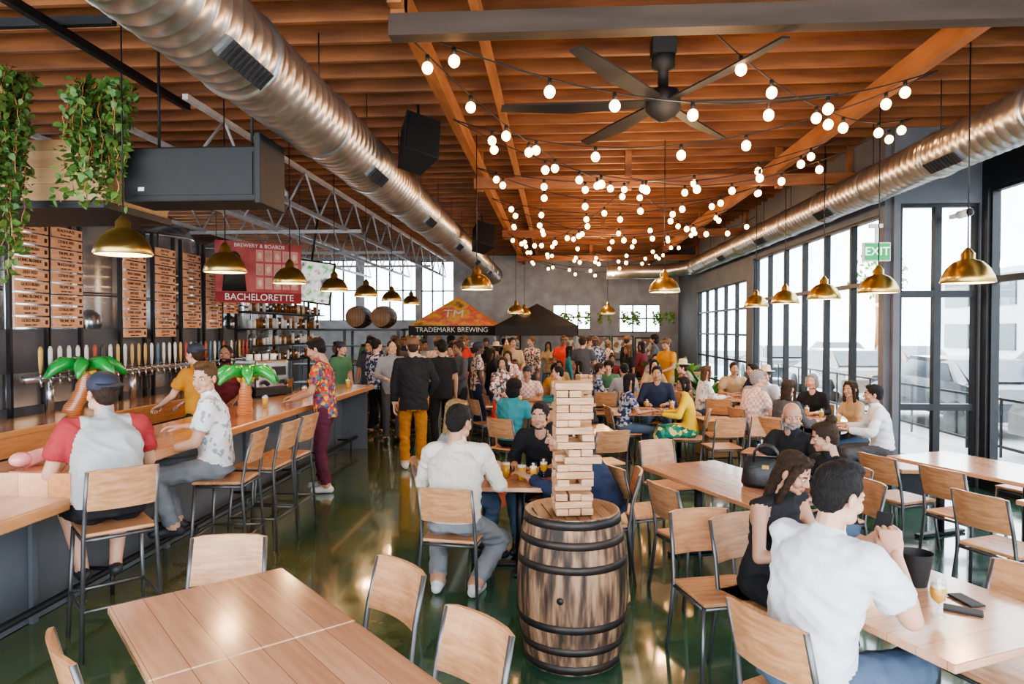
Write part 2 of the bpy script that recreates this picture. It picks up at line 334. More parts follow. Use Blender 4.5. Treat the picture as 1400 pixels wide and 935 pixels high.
for i in range(36):
    y=7.5+i*.155
    b.tube([(-6.05,y,1.42),(-5.93,y,1.42),(-5.92,y,1.33)],.014,0,8); b.tube([(-5.93,y,1.43),(-5.93,y,1.49)],.01,0,8)
    b.loft([((-5.93,y,1.49),(.012,0,0),(0,.016,0)),((-5.93,y,1.6),(.02,0,0),(0,.03,0)),((-5.93,y,1.76),(.018,0,0),(0,.034,0)),((-5.93,y,1.80),(.01,0,0),(0,.015,0))],1+R.choice([0,0,0,1,2,3,4]),10)
for y in(7.8,9.4,11,12.6): b.tube([(-6.05,y,1.42),(-6.05,y,.99)],.045,0,14)
b.obj('beer_tap_tower',[STAIN]+hc)
BRD=mk('menu_plank',(.85,.46,.27),.5,c2=(.70,.34,.19),scale=3,stretch=(6,2,10)); INK=mk('ink',(.05,.03,.02),.6)
names=['LONG BLONDE','BEACH HAZE','SAAZ QUEEN','ZEST FEST','CITRUS WIT','DARK LAGER','GOLD RUSH','TROPIC IPA','RED ALE']
tcs=[text(n,INK,.052) for n in names]; sub=text('5.6% ABV  |  PINT 7',INK,.024)
for ci,(y,n) in enumerate([(7.75,9),(8.35,9),(9.75,10),(10.55,10),(11.35,9),(12.1,9),(12.75,7)]):
    root=empty('menu_board',(-6.24,y,0)); b=MB(); b.box((-.03,-.29,1.75),(.05,.04,3.5),1); b.box((-.03,.29,1.75),(.05,.04,3.5),1)
    for k in range(n):
        z=3.22-k*.142; b.box((.01,0,z),(.025,.54,.122),0,bev=.004)
        for tt,dy,dz in((tcs[(k*3+ci)%9],.0,.02),(sub,.0,-.034)):
            t=bpy.data.objects.new('lettering',tt); col.objects.link(t); t.parent=root; t.location=(.026,dy-.03,z+dz); t.rotation_euler=(math.pi/2,0,math.pi/2)
        b.box((.025,.22,z),(.006,.04,.05),2)
    b.obj('planks',[BRD,BLACK,INK],parent=root)
b=MB(); b.lathe([(.0,.6),(.15,.62),(.75,1.3),(.78,1.4),(.78,3.7),(.72,3.9),(.4,4.1),(.1,4.15)],32,0)
for z in(1.42,2.5,3.65): b.lathe([(.785,z),(.80,z+.01),(.80,z+.05),(.785,z+.06)],32,0,cap=False)
for a in range(4): b.tube([(.6*math.cos(a*1.57+.7),.6*math.sin(a*1.57+.7),1.2),(.66*math.cos(a*1.57+.7),.66*math.sin(a*1.57+.7),0)],.04,0,8)
b.tube([(.8,.0,3.4),(.95,0,3.4),(.95,0,.9)],.025,0,8)
b.ell((.62,-.48,2.1),(.16,.16,.2),mat=0); b.tube([(.5,-.75,3.7),(.5,-.75,.8)],.02,0,8)
TANK=b.mesh('brewing_tank',[STAIN])
for (x,y) in[(-7.9,8.2),(-7.7,10.3),(-7.6,12.3),(-7.6,14.4),(-7.9,16.4)]: put(TANK,'brewing_tank',(x,y,0),R.uniform(0,90))
b=MB(); b.box((-6.75,5.95,3.33),(6.0,.9,.52),0); b.box((-6.75,5.95,3.04),(6.02,1.0,.06),1); b.obj('soffit_left',[ROUGHW,BLACK])
b=MB(); b.box((-3.4,4.4,4.05),(.05,3.5,.06));b.box((-6,4.5,4.1),(6,.05,.06)); b.obj('ceiling_pipe_rack',[BLACK])
b=MB(); b.box((0,0,0),(1.16,.42,.44),0,bev=.015); b.box((.0,-.215,-.0),(1.0,.01,.34),1); b.box((-.42,-.222,-.12),(.05,.01,.03),2)
for x in(-.4,.4): b.tube([(x,0,.2),(x,0,1.25)],.012,0,8)
b.box((.56,-.02,.03),(.05,.5,.56),0,bev=.01); b.obj('line_array_speaker',[BLACKP,BLACKP,STAIN],(-2.92,5.55,3.25))
def ivy(name,loc,n,w,drop,mat=LEAF2,sz=(.022,.045)):
    b=MB()
    for k in range(n):
        x=R.uniform(-w,w);y=R.uniform(-.22,.1); L=R.uniform(.35,1)**1.3*drop; p=V((x,y-.1,.35)); pts=[p.copy()]
        m=int(L/.05)+4
        for i in range(m):
            p=p+V((R.uniform(-.02,.02),R.uniform(-.015,.01)-(.02 if i<4 else 0),-.05)); pts.append(p.copy())
            for q in range(3):
                s=R.uniform(*sz); M=Euler((R.uniform(-1.4,.3),R.uniform(-.8,.8),R.uniform(0,6.3))).to_matrix(); c=p+V([R.uniform(-.05,.05) for _ in range(3)])
                b.add([c+M@V(t)*s for t in((0,-1,0),(.7,-.5,.1),(.55,.3,0),(0,1,-.2),(-.55,.3,0),(-.7,-.5,.1))],[(0,1,2,3,4,5)],0)
        b.tube(pts,.004,1,4)
    b.obj(name,[mat,BRNV],loc)
ivy('hanging_ivy',(-3.58,5.42,3.62),30,.19,.85); ivy('hanging_ivy',(-4.32,5.42,3.72),22,.11,1.5)
b=MB(); b.add([(-.25,-.2,-.32),(.25,-.2,-.32),(.17,.25,-.32),(-.17,.25,-.32),(-.25,-.2,.32),(.25,-.2,.32),(.17,.25,.32),(-.17,.25,.32)],[(0,3,2,1),(4,5,6,7),(0,1,5,4),(1,2,6,5),(2,3,7,6),(3,0,4,7)],0)
b.box((0,-.205,0),(.44,.02,.58),1); b.tube([(0,0,.3),(0,.1,.75)],.02,0,8)
SPK=b.mesh('hanging_speaker',[BLACKP,BLACK])
for x,y,z,r in((-1.45,7.1,3.95,30),(-1.4,13.0,3.75,30),(-6.0,9.5,4.0,60)):
    o=put(SPK,'hanging_speaker',(x,y,z),r,scale=.76); o.rotation_euler=(math.radians(-22),math.radians(12),math.radians(r))
b=MB()
for X in(-3.9,-5.2,-6.6):
    for z in(4.45,3.85): b.box((X,15.5,z),(.06,17,.06))
    for i in range(26):
        y0=7.2+i*.65; b.tube([(X,y0,4.45 if i%2 else 3.85),(X,y0+.65,3.85 if i%2 else 4.45)],.018,0,6)
for Y in(9,12.5,16,19.5): b.box((-5.3,Y,3.82),(3.4,.06,.06))
b.obj('steel_roof_truss',[mk('truss_grey',(.60,.61,.63),.5)])
root=empty('hanging_banner',(-5.15,11.6,2.98),38)
b=MB(); b.box((0,0,0),(1.45,.02,1.05),0); b.box((0,-.012,-.43),(1.45,.006,.18),1)
for i in range(5):
    for j in range(3): b.box((.0+.15*i,-.014,.30-.24*j),(.125,.004,.2),5); b.ell((.0+.15*i,-.018,.30-.24*j),(.04,.006,.06),mat=2+(i+j)%2,n=10,m=6)
b.ell((-.42,-.018,.18),(.075,.01,.11),mat=2); b.ell((-.42,-.016,.20),(.11,.008,.15),mat=4); b.ell((-.42,-.022,.18),(.065,.01,.10),mat=2); b.loft([((-.42,-.018,-.33),(.2,0,0),(0,.01,0)),((-.42,-.018,-.05),(.17,0,0),(0,.01,0)),((-.42,-.018,.05),(.06,0,0),(0,.01,0))],4,12)
b.tube([(-.7,0,.5),(-.7,0,1.6)],.006,4,5); b.tube([(.7,0,.5),(.7,0,1.6)],.006,4,5)
b.obj('panel',[mk('banner_red',(.30,.035,.04),.6,c2=(.42,.10,.09),scale=3),mk('banner_dark',(.25,.01,.015),.6),mk('skin_print',(.75,.5,.4),.6),mk('skin_print_b',(.5,.3,.22),.6),BLACKP,mk('print_rose',(.6,.28,.25),.6)],parent=root)
for s,z,sz in(('BACHELORETTE',-.43,.16),('BREWERY & BOARDS',.46,.09)):
    t=bpy.data.objects.new('lettering',text(s,WHITEP,sz)); col.objects.link(t); t.parent=root; t.location=(0,-.02,z); t.rotation_euler=(math.pi/2,0,0)
b=MB(); b.box((0,0,0),(.95,.07,.85),0,bev=.01); b.box((0,-.037,0),(.88,.006,.78),1); b.tube([(0,0,.4),(0,0,1.5)],.02,0,8)
o=b.obj('hanging_display',[BLACKP,mk('screen',(.1,.35,.12),.3,c2=((.85,.87,.85),(.1,.1,.12)),scale=5,kind='noise',emit=.7)],(-4.9,13.3,2.95),10); o.rotation_euler=(0,math.radians(8),math.radians(10))
def beerbarrel():
    b=MB(); n=96; H=.90
    def rad(t): return .288+.050*math.sin(math.pi*t)
    prof=[(rad(i/16),H*i/16) for i in range(17)]
    b.lathe(prof,n,0,rf=lambda j:(.988 if j%4==0 else 1.0),cap=False)
    b.lathe([(.288,.90),(.270,.90),(.266,.875),(.001,.876)],n,2,cap=False); b.lathe([(.001,.02),(.27,.02),(.288,0)],n,0,cap=False)
    for i in range(-3,4): 
        x=i*.075; h=math.sqrt(max(.262**2-x*x,0)); b.box((x,0,.877),(.004,2*h,.003),1)
    for t,w in((.035,.05),(.16,.045),(.31,.045),(.69,.045),(.84,.045),(.965,.05)):
        z=H*t; r0=rad(max(t-w/2/H,0))+.004; r1=rad(min(t+w/2/H,1))+.004
        b.lathe([(r0-.006,z-w/2),(r0,z-w/2),(r1,z+w/2),(r1-.006,z+w/2)],48,1,cap=False)
        for dz in(-.008,.008): b.ell(((r0+.001)*math.cos(-1.3+t*5),(r0+.001)*math.sin(-1.3+t*5),z+dz),(.006,.006,.006),mat=1,n=6,m=4)
    b.tube([((.335)*math.cos(-2),(.335)*math.sin(-2),.45),((.345)*math.cos(-2),(.345)*math.sin(-2),.45)],.02,1,10)
    return b.mesh('whiskey_barrel',[BARREL,HOOP,mk('barrel_head',(.40,.22,.12),.5,c2=(.28,.15,.08),scale=4,stretch=(12,1,1))])
BAR_ME=beerbarrel()
put(BAR_ME,'whiskey_barrel',(.10,4.20,0),12)
for x,y in((-5.85,20.5),(-5.1,20.5),(-7.3,19.5)):
    o=put(BAR_ME,'whiskey_barrel',(x,y,2.36)); o.rotation_euler=(math.radians(90),0,0)
b=MB(); b.box((-6.2,20.1,1.98),(3.4,.9,.06)); 
for x in(-7.8,-6.2,-4.6):
    for y in(19.7,20.5): b.box((x,y,.98),(.07,.07,1.95))
for k in range(3): b.box((-6.2,20.1,.4+.55*k),(3.3,.8,.04))
b.obj('barrel_rack',[GREYW])
b=MB(); b.box((0,0,.3),(.55,.5,.4),0,bev=.04); b.box((0,0,.06),(.6,.55,.1),1,bev=.01); b.box((0,-.26,.35),(.4,.02,.12),1)
for x in(-.15,.15): b.tube([(x,-.2,.2),(x,-.3,.2),(x,-.34,.17)],.03,1,10)
for i in range(4): b.tube([(-.2+i*.13,0,.5),(-.2+i*.13,0,.58)],.045,2,10)
b.obj('espresso_machine',[STAIN,BLACKP,WHITEP],(-4.15,9.4,1.07),60); 
b=MB(); b.box((-4.2,9.4,.53),(.6,1.4,1.07)); b.obj('service_counter',[GREYW])
b=MB()
for k in range(4):
    b.box((-6.3,15.4,1.3+k*.35),(.5,4.4,.03),0)
    for i in range(26): b.tube([(-6.15,13.4+i*.16,1.32+k*.35),(-6.15,13.4+i*.16,1.32+k*.35+R.uniform(.12,.24))],R.uniform(.03,.05),1+R.randrange(3),8)
for y in(13.2,15.4,17.6): b.box((-6.5,y,1.4),(.05,.05,2.8),0)
b.obj('glassware_shelf',[BLACK,STAIN,WHITEP,mk('amber_bottle',(.25,.10,.03),.2)])
# ------------------------------------------------------------------ FURNITURE
def chairmesh(name,sh,w=.42,back=.40):
    b=MB(); hw=w/2; t=.013
    fy,by=.19,-.20; top=sh+back
    for sx in(-1,1):
        b.tube([(sx*(hw+.02),fy+.03,0),(sx*(hw-.01),fy-.01,sh-.02)],t,1,8)
        b.tube([(sx*(hw+.02),by-.05,0),(sx*(hw-.005),by,sh-.01),(sx*(hw-.01),by-.03,sh+.18),(sx*(hw-.015),by-.085,top)],t,1,8)
        b.tube([(sx*(hw-.01),fy-.01,sh-.03),(sx*(hw-.005),by,sh-.03)],t*.9,1,8)
        if sh>.6: b.tube([(sx*(hw+.008),fy+.01,.3),(sx*(hw+.008),by-.03,.3)],t*.8,1,8)
    for y in(fy-.01,by): b.tube([(-hw+.01,y,sh-.03),(hw-.01,y,sh-.03)],t*.9,1,8)
    if sh>.6:
        b.tube([(-hw-.01,fy+.012,.3),(hw+.01,fy+.012,.3)],t,1,8); b.tube([(-hw-.01,by-.03,.3),(hw+.01,by-.03,.3)],t*.8,1,8)
    b.box((0,0,sh),(w,.41,.024),0,bev=.008)
    n=8; z0,z1=sh+.155,top+.01; hb=hw-.008; vs=[]
    for i in range(n+1):
        u=-1+2*i/n; x=u*hb; c=-.035*(1-u*u)
        for (z,yy) in((z0,by-.028),(z1,by-.088)):
            for th in(.014,-.004): vs.append((x,yy+c+th,z-(.008 if abs(u)==1 and z==z1 else 0)))
    fs=[]
    for i in range(n):
        a=i*4;d=a+4; fs+=[(a,d,d+2,a+2),(a+1,a+3,d+3,d+1),(a+2,d+2,d+3,a+3),(a,a+1,d+1,d)]
    fs+=[(0,2,3,1),(n*4,n*4+1,n*4+3,n*4+2)]
    b.add(vs,fs,0,False)
    return b.mesh(name,[CHWOOD,STEEL])
CH=chairmesh('dining_chair',.45); ST=chairmesh('bar_stool',.75,.41,.40)
def chair(x,y,h): return put(CH,'dining_chair',(x,y,0),h)
def stool(x,y,h): return put(ST,'bar_stool',(x,y,0),h)
tabc={}
def table(x,y,a,L=1.5,W=.8,name='dining_table'):
    k=(L,W)
    if k not in tabc:
        b=MB(); b.box((0,0,.732),(L,W,.036),0,bev=.006)
        b.box((0,0,.70),(L*.8,W*.6,.02),1)
        for sx in((-.3*L,.3*L) if L>1.1 else (0,)):
            b.tube([(sx,0,.02),(sx,0,.7)],.038,1,12); b.box((sx,0,.018),(.07,W*.75,.03),1,bev=.006)
            if L<=1.1: b.box((sx,0,.018),(W*.75,.07,.028),1,bev=.006)
            b.box((sx,0,.69),(.3,.3,.012),1)
        tabc[k]=b.mesh(name,[WOODTOP,BLACK])
    return put(tabc[k],name,(x,y,0),a)
table(-1.44,2.90,-47,.84,.80); table(-.865,2.28,-47,.84,.80)
for c in[(-1.76,3.36,-172),(-.95,3.06,137),(-.50,2.46,137),(-1.60,2.56,-43)]: chair(*c)
table(1.46,5.75,-66.5,1.55,.8)
for c in[(.74,5.88,-66),(1.04,5.18,-66),(1.93,6.4,114),(2.22,5.75,114),(1.15,6.85,-156)]: chair(*c)
table(1.70,3.18,25,.87,.84)
chair(.98,4.10,-165); chair(2.02,3.26,115); chair(1.95,2.55,25)
table(3.9,6.5,-66.5,1.35,.8); table(4.0,4.75,-66.5,1.35,.8)
for c in[(3.17,6.5,-66),(3.42,5.92,-66),(3.2,5.05,-66),(3.42,4.35,-66),(4.6,6.9,114),(4.75,6.3,114),(4.8,5.1,114)]: chair(*c)
table(-.30,5.75,0,1.0,.8)
table(3.6,9.6,-80,1.5,.8); table(1.5,10.6,0,1.3,.8); table(.3,8.6,10,.8,.8); table(-.5,11.5,0,1.3,.8); table(1.6,13.6,0,1.5,.8); table(3.2,12.6,0,1.3,.8); table(-.4,14.6,0,1.5,.8); table(2.0,16.6,0,1.6,.8)
for c in[(.55,8.0,20),(2.2,9.2,10),(2.4,10.2,90),(.6,10.6,-90),(.9,12.7,0),(2.3,12.9,0),(-1.1,11.2,-60),(2.6,8.8,150),(.0,9.3,180),(2.75,11.6,-20),(-.2,13.9,0)]: chair(*c)
def jenga(loc,rz,layers,w,h):
    b=MB(); t=w/3
    for k in range(layers):
        z=h*(k+.5); skip=R.choice([None,None,None,0,2,1]) if 1<k<layers-1 else None
        for i in range(3):
            if i==skip: continue
            off=(i-1)*t+R.uniform(-.003,.003); sl=R.uniform(-.009,.009)
            if k%2==0: b.box((off,sl,z),(t*.96,w,h*.93),0,rot=(0,0,R.uniform(-.04,.04)),bev=.004)
            else: b.box((sl+(.06 if (k==7 and i==0) else 0),off,z),(w,t*.96,h*.93),0,rot=(0,0,R.uniform(-.04,.04)),bev=.004)
    b.obj('wooden_block_tower',[JENGA],loc,rz)
jenga((.10,4.20,.879),8,18,.225,.0445); jenga((.35,8.6,.751),20,17,.16,.04)
b=MB(); b.lathe([(.03,0),(.032,.004),(.006,.01),(.005,.05),(.03,.075),(.036,.11),(.03,.16),(.028,.175)],18,0,cap=False)
b.lathe([(.001,.056),(.026,.078),(.033,.11),(.030,.13)],16,1,cap=False); b.lathe([(.030,.13),(.029,.142),(.001,.143)],16,2,cap=False)
TUL=b.mesh('beer_glass',[CGLASS,BEER,FOAM])
b=MB(); b.lathe([(.028,0),(.03,.004),(.040,.145)],18,0,cap=False); b.lathe([(.001,.006),(.028,.006),(.036,.115),(.001,.116)],16,1,cap=False); b.lathe([(.036,.115),(.037,.128),(.001,.13)],16,2,cap=False)
PNT=b.mesh('pint_glass',[CGLASS,BEER,FOAM])
for x,y in((1.66,3.06),(-.18,5.5),(-.1,5.68),(3.6,9.5),(3.55,9.9),(1.4,10.6)): put(TUL,'beer_glass',(x,y,.7505))
for x,y in((-.28,5.6),(-.42,5.7),(3.7,9.2),(1.2,10.5),(1.8,10.7),(.4,8.8),(-.6,11.4),(1.5,13.5)): put(PNT,'pint_glass',(x,y,.7505))
for y in(4.6,5.3,7.9,9.2,9.9,10.6): put(PNT,'pint_glass',(-3.4+R.uniform(-.1,.15),y,1.0705))
b=MB(); b.box((0,0,.006),(.075,.15,.01),0,bev=.004); PH=b.mesh('smartphone',[BLACKP])
put(PH,'smartphone',(1.80,3.12,.751),60); put(PH,'smartphone',(1.88,3.24,.751),10)
b=MB(); b.lathe([(.05,0),(.07,.12),(.075,.16)],20,0,cap=False); b.lathe([(.001,.003),(.05,.003),(.07,.15)],20,0,cap=False); b.obj('utensil_caddy',[BLACKP],(1.76,3.44,.751))
b=MB(); b.loft([((0,0,0),(.17,0,0),(0,.075,0)),((0,0,.03),(.19,0,0),(0,.085,0)),((0,0,.14),(.175,0,0),(0,.065,0)),((0,0,.23),(.15,0,0),(0,.03,0)),((0,0,.245),(.14,0,0),(0,.02,0))],0,20)
for y in(-.035,.035): b.tube([(-.09,y,.2),(-.085,y,.28),(-.05,y,.32),(0,y,.335),(.05,y,.32),(.085,y,.28),(.09,y,.2)],.009,0,8)
b.box((0,-.066,.17),(.05,.01,.03),1); b.obj('handbag',[mk('black_leather',(.012,.012,.014),.35,bump=.2,bscale=60),BRASS],(1.66,5.5,.751),-20)
def palm(loc,s,rz):
    b=MB(); pts=[V((.12*math.sin(i*.22),0,.05*i)) for i in range(9)]
    b.tube(pts,[.07+(.012 if i%2 else 0)-.004*i for i in range(9)],0,14)
    top=pts[-1]
    for k in range(7):
        a=k*6.283/7; d=V((math.cos(a),math.sin(a),0)); c=[top+d*(.04+.07*i)+V((0,0,.09*math.sin(i*.75)-.02*i)) for i in range(5)]
        b.tube(c,[.03,.055,.06,.045,.012],1,10)
    for k in range(3): b.ell(top+V((.05*math.cos(k*2),.05*math.sin(k*2),-.03)),(.04,.04,.04),mat=2)
    o=b.obj('inflatable_palm_tree',[BRNV,GRNV,mk('yellow_vinyl',(.8,.6,.05),.3)],loc,rz); o.scale=(s,)*3
palm((-5.70,7.65,.995),1.35,40); palm((-3.35,7.15,1.07),1.1,-60)
b=MB(); b.tube([(.2*math.cos(a/10*6.283),.2*math.sin(a/10*6.283),.07) for a in range(11)],.065,0,12); b.tube([(.2,0,.1),(.28,0,.25),(.22,0,.4),(.12,0,.42),(.08,0,.36)],[.05,.045,.04,.045,.02],0,12); b.ell((.07,0,.34),(.03,.02,.04),mat=1)
b.obj('inflatable_flamingo',[PINK,BLACKP],(-3.45,3.4,.941),200)
b=MB(); b.tube([(0,0,.05),(.15,.1,.06),(.32,.12,.05)],[.05,.05,.02],0,12); b.ell((-.03,0,.06),(.07,.06,.05),mat=0); b.obj('inflatable_arm',[PINK],(-3.55,4.35,1.07),60)
def tent(x,y,w,top,val,topz,name):
    b=MB(); h=w/2; z0=2.1
    vs=[(-h,-h,z0),(h,-h,z0),(h,h,z0),(-h,h,z0),(0,0,topz)]
    b.add(vs,[(0,1,4),(1,2,4),(2,3,4),(3,0,4)],0)
    for (p,q) in(((-h,-h),(h,-h)),((h,-h),(h,h)),((h,h),(-h,h)),((-h,h),(-h,-h))):
        b.box(((p[0]+q[0])/2,(p[1]+q[1])/2,z0-.14),(abs(p[0]-q[0])+.02,abs(p[1]-q[1])+.02,.28),1)
        b.box((p[0]*.98,p[1]*.98,z0/2),(.05,.05,z0),2)
    return b.obj(name,[top,val,STEEL],(x,y,0))
FAB=mk('tent_print',(.90,.60,.08),.7,c2=((.78,.14,.14),(.90,.55,.12),(.15,.07,.05)),scale=1.8,kind='noise',pos=(.3,.7)); BF=mk('black_fabric',(.02,.02,.022),.8)
o=tent(-3.0,20.8,2.5,FAB,BF,3.0,'canopy_tent')
for s,z,sz in(('TRADEMARK BREWING',1.98,.2),('TM',2.45,.45)):
    t=bpy.data.objects.new('lettering',text(s,WHITEP,sz)); col.objects.link(t); t.parent=o; t.location=(0,-1.28 if z<2 else -.85,z); t.rotation_euler=(math.pi/2 if z<2 else math.radians(45),0,0)
tent(-.55,20.0,2.3,BF,BF,2.75,'canopy_tent')
ART=mk('poster_print',(.6,.5,.35),.6,c2=((.3,.15,.1),(.75,.7,.6),(.15,.2,.25)),scale=7,kind='cells')
for i,(x,z) in enumerate([(.6,1.35),(1.5,1.35),(2.3,1.35),(3.1,1.3),(-1.6,1.7),(-5,1.6)]):
    b=MB(); b.box((0,0,0),(.75,.04,.85),0); b.box((0,-.022,0),(.66,.01,.75),1); b.obj('framed_poster',[BLACK,ART],(x,23.85,z))
def plant(loc,s,n=26,name='potted_plant'):
    b=MB(); b.lathe([(.14,0),(.2,.35),(.21,.38),(.18,.38),(.17,.3),(.001,.3)],20,0,cap=False)
    for k in range(n):
        a=R.uniform(0,6.28); el=R.uniform(.4,1.3); L=R.uniform(.5,.95); d=V((math.cos(a)*math.cos(el),math.sin(a)*math.cos(el),math.sin(el))); side=V((-math.sin(a),math.cos(a),0))
        pts=[V((0,0,.3))+d*L*t+V((0,0,-.35*t*t*L)) for t in(0,.25,.5,.75,1)]; w=[.01,.05,.07,.05,.005]
        vs=[]; 
        for p,q in zip(pts,w): vs+=[p-side*q,p+side*q]
        b.add(vs,[(2*i,2*i+1,2*i+3,2*i+2) for i in range(4)],1)
    o=b.obj(name,[mk('pot',(.35,.33,.3),.6),LEAF],loc); o.scale=(s,)*3
for p,s in(((2.9,16.5,0),1.75),((3.2,14.7,0),1.5),((2.3,18,0),1.6)): plant(p,s,38)
b=MB(); b.box((0,-.02,.5),(.7,.04,1.1),0,rot=(.15,0,0)); b.box((0,-.045,.55),(.6,.01,.85),1,rot=(.15,0,0)); b.box((0,.2,.45),(.06,.03,1),0,rot=(-.25,0,0)); b.obj('easel_sign',[CHWOOD,ART],(3.1,15.6,.0))
b=MB(); b.box((0,0,.28),(.5,.5,.55),0,bev=.01); b.box((0,0,.57),(.54,.54,.03),0,bev=.006);b.obj('wooden_crate',[ROUGHW],(2.55,11.0,0),10)
b=MB(); b.box((0,0,.42),(.35,1.2,.05),0,bev=.01); b.box((0,-.5,.2),(.3,.05,.4),1); b.box((0,.5,.2),(.3,.05,.4),1); b.obj('bench',[CHWOOD,BLACK],(4.0,8.4,0))
ivy('garland',(1.2,22,2.2),50,2.6,.25,LEAF,(.03,.06))
# ------------------------------------------------------------------ EXTERIOR
b=MB(); b.box((31,12,-.12),(51,110,.1),0); b.box((14,12,-.065),(9,110,.01),1); b.box((-20,30,-.12),(20,60,.1),0);b.box((-3,36,-.12),(16,23,.1),0); b.obj('ground_outside',[CONC,ROAD])
b=MB(); b.box((24,14,2.6),(.6,60,5.2),0); b.box((23.6,14,5.1),(.3,60,.3),0)
for i in range(14):
    for z in(1.6,4): b.box((23.66,-10+i*4,z),(.1,2.4,1.4),1)
b.obj('building_across_street',[STUC,DKGL])
def carmesh():
    b=MB(); prof=[(-2.2,.35),(-2.25,.7),(-2.1,.95),(-1.55,1.02),(-.95,1.45),(.55,1.48),(1.2,1.05),(2.0,.92),(2.2,.7),(2.2,.35)]
    n=len(prof)
    def wid(z): return .88 if z<1.03 else .70
    vs=[(x,-wid(z),z) for x,z in prof]+[(x,wid(z),z) for x,z in prof]
    fs=[list(range(n)),[n+i for i in range(n)][::-1]]+[(i,n+i,n+(i+1)%n,(i+1)%n) for i in range(n)]
    b.add(vs,fs,0)
    for s in(-1,1):
        b.add([(-1.35,s*.885,1.04),(-.9,s*.74,1.38),(.5,s*.74,1.40),(1.05,s*.885,1.06)],[(0,1,2,3)],1)
        for x in(-1.4,1.4): b.M=Matrix.Translation((x,s*.8,.33))@Matrix.Rotation(math.pi/2,4,'X'); b.lathe([(.001,-.1),(.2,-.1),(.33,-.08),(.33,.08),(.2,.1),(.001,.1)],20,2,cap=False); b.M=Matrix()
        b.box((2.18,s*.6,.72),(.06,.3,.14),3); b.box((-2.2,s*.65,.78),(.06,.25,.14),3)
    b.add([(1.18,-.66,1.08),(1.18,.66,1.08),(.6,.62,1.45),(.6,-.62,1.45)],[(0,1,2,3)],1); b.add([(-1.56,-.66,1.05),(-.98,-.62,1.43),(-.98,.62,1.43),(-1.56,.66,1.05)],[(0,1,2,3)],1)
    return b
cb=carmesh()
for i,(x,y,c) in enumerate([(8.3,9.5,(.45,.47,.50)),(8.6,15.2,(.04,.05,.07)),(8.5,21,(.22,.19,.16)),(13.5,12,(.03,.03,.04)),(13.5,19,(.4,.4,.4)),(13.3,27,(.25,.02,.02)),(8.5,27,(.03,.04,.06)),(13.5,34,(.08,.1,.16))]):
    cb.obj('parked_car',[mk('car_paint_%d'%i,c,.25,coat=1),DKGL,BLACKP,WHITEP],(x,y,-.06),90)
b=MB()
for y in range(-2,32,1):
    b.box((7.0,y*.9+.4,.45),(.03,.03,.95))
b.box((7.0,14,.9),(.04,30,.04)); b.box((7.0,14,.15),(.04,30,.04)); b.obj('street_fence',[BLACK])
for (x,y) in((12.6,14.5),(17,22),(15,33)):
    b=MB(); b.tube([(0,0,0),(.05,0,2.5),(0,.1,4)],[.14,.1,.08],0,10)
    for k in range(300):
        v=V([R.gauss(0,1) for _ in range(3)]).normalized()*R.uniform(.5,1.3)+V((0,0,4.6)); M=Euler([R.uniform(0,6) for _ in range(3)]).to_matrix(); s=.14
        b.add([v+M@V(t)*s for t in((-1,0,0),(0,-.5,0),(1,0,0),(0,.5,0))],[(0,1,2,3)],1)
    b.obj('street_tree',[BRNV,LEAF],(x,y,-.05))
# ------------------------------------------------------------------ PEOPLE
SK=[mk('skin_%d'%i,c,.5,c2=tuple(k*.88 for k in c),scale=6) for i,c in enumerate([(.62,.35,.25),(.46,.25,.16),(.26,.13,.08),(.11,.055,.035)])]
LIP=[mk('lip_%d'%i,c,.45) for i,c in enumerate([(.50,.18,.15),(.36,.14,.11),(.2,.08,.06),(.1,.04,.035)])]
HAIRC={k:mk('hair_'+k,c,.6,c2=tuple(q*.45 for q in c),scale=30,stretch=(6,6,1),bump=.9,bscale=70,spec=.3) for k,c in {'black':(.016,.012,.011),'brown':(.06,.032,.018),'lbrown':(.16,.085,.04),'blonde':(.42,.27,.12),'grey':(.42,.41,.40),'red':(.2,.06,.03)}.items()}
EYW=mk('eye_white',(.8,.8,.78),.3); EYD=mk('iris',(.03,.02,.015),.2)
def remesh(mb,vox,sm=3,name='body'):
    me=mb.mesh('tmp',[]); o=bpy.data.objects.new('tmp',me); col.objects.link(o)
    r=o.modifiers.new('r','REMESH'); r.mode='VOXEL'; r.voxel_size=vox; r.use_smooth_shade=True
    s=o.modifiers.new('s','SMOOTH'); s.factor=.5; s.iterations=sm
    dg=bpy.context.evaluated_depsgraph_get(); out=bpy.data.meshes.new_from_object(o.evaluated_get(dg)); out.name=name
    bpy.data.objects.remove(o); bpy.data.meshes.remove(me); out.materials.clear()
    return out
def joinmesh(me,mb,mats,base_idx):
    n=len(me.vertices); co=np.empty(n*3); me.vertices.foreach_get('co',co); vs=[tuple(c) for c in co.reshape(-1,3)]
    fs=[list(p.vertices) for p in me.polygons]
    o=len(vs); vs+=mb.v; fs+=[[i+o for i in f] for f in mb.f]
    out=bpy.data.meshes.new(me.name); out.from_pydata(vs,[],fs)
    for m in mats: out.materials.append(m)
    out.polygons.foreach_set('material_index',list(base_idx)+mb.m); out.polygons.foreach_set('use_smooth',[True]*len(fs)); out.update(); return out
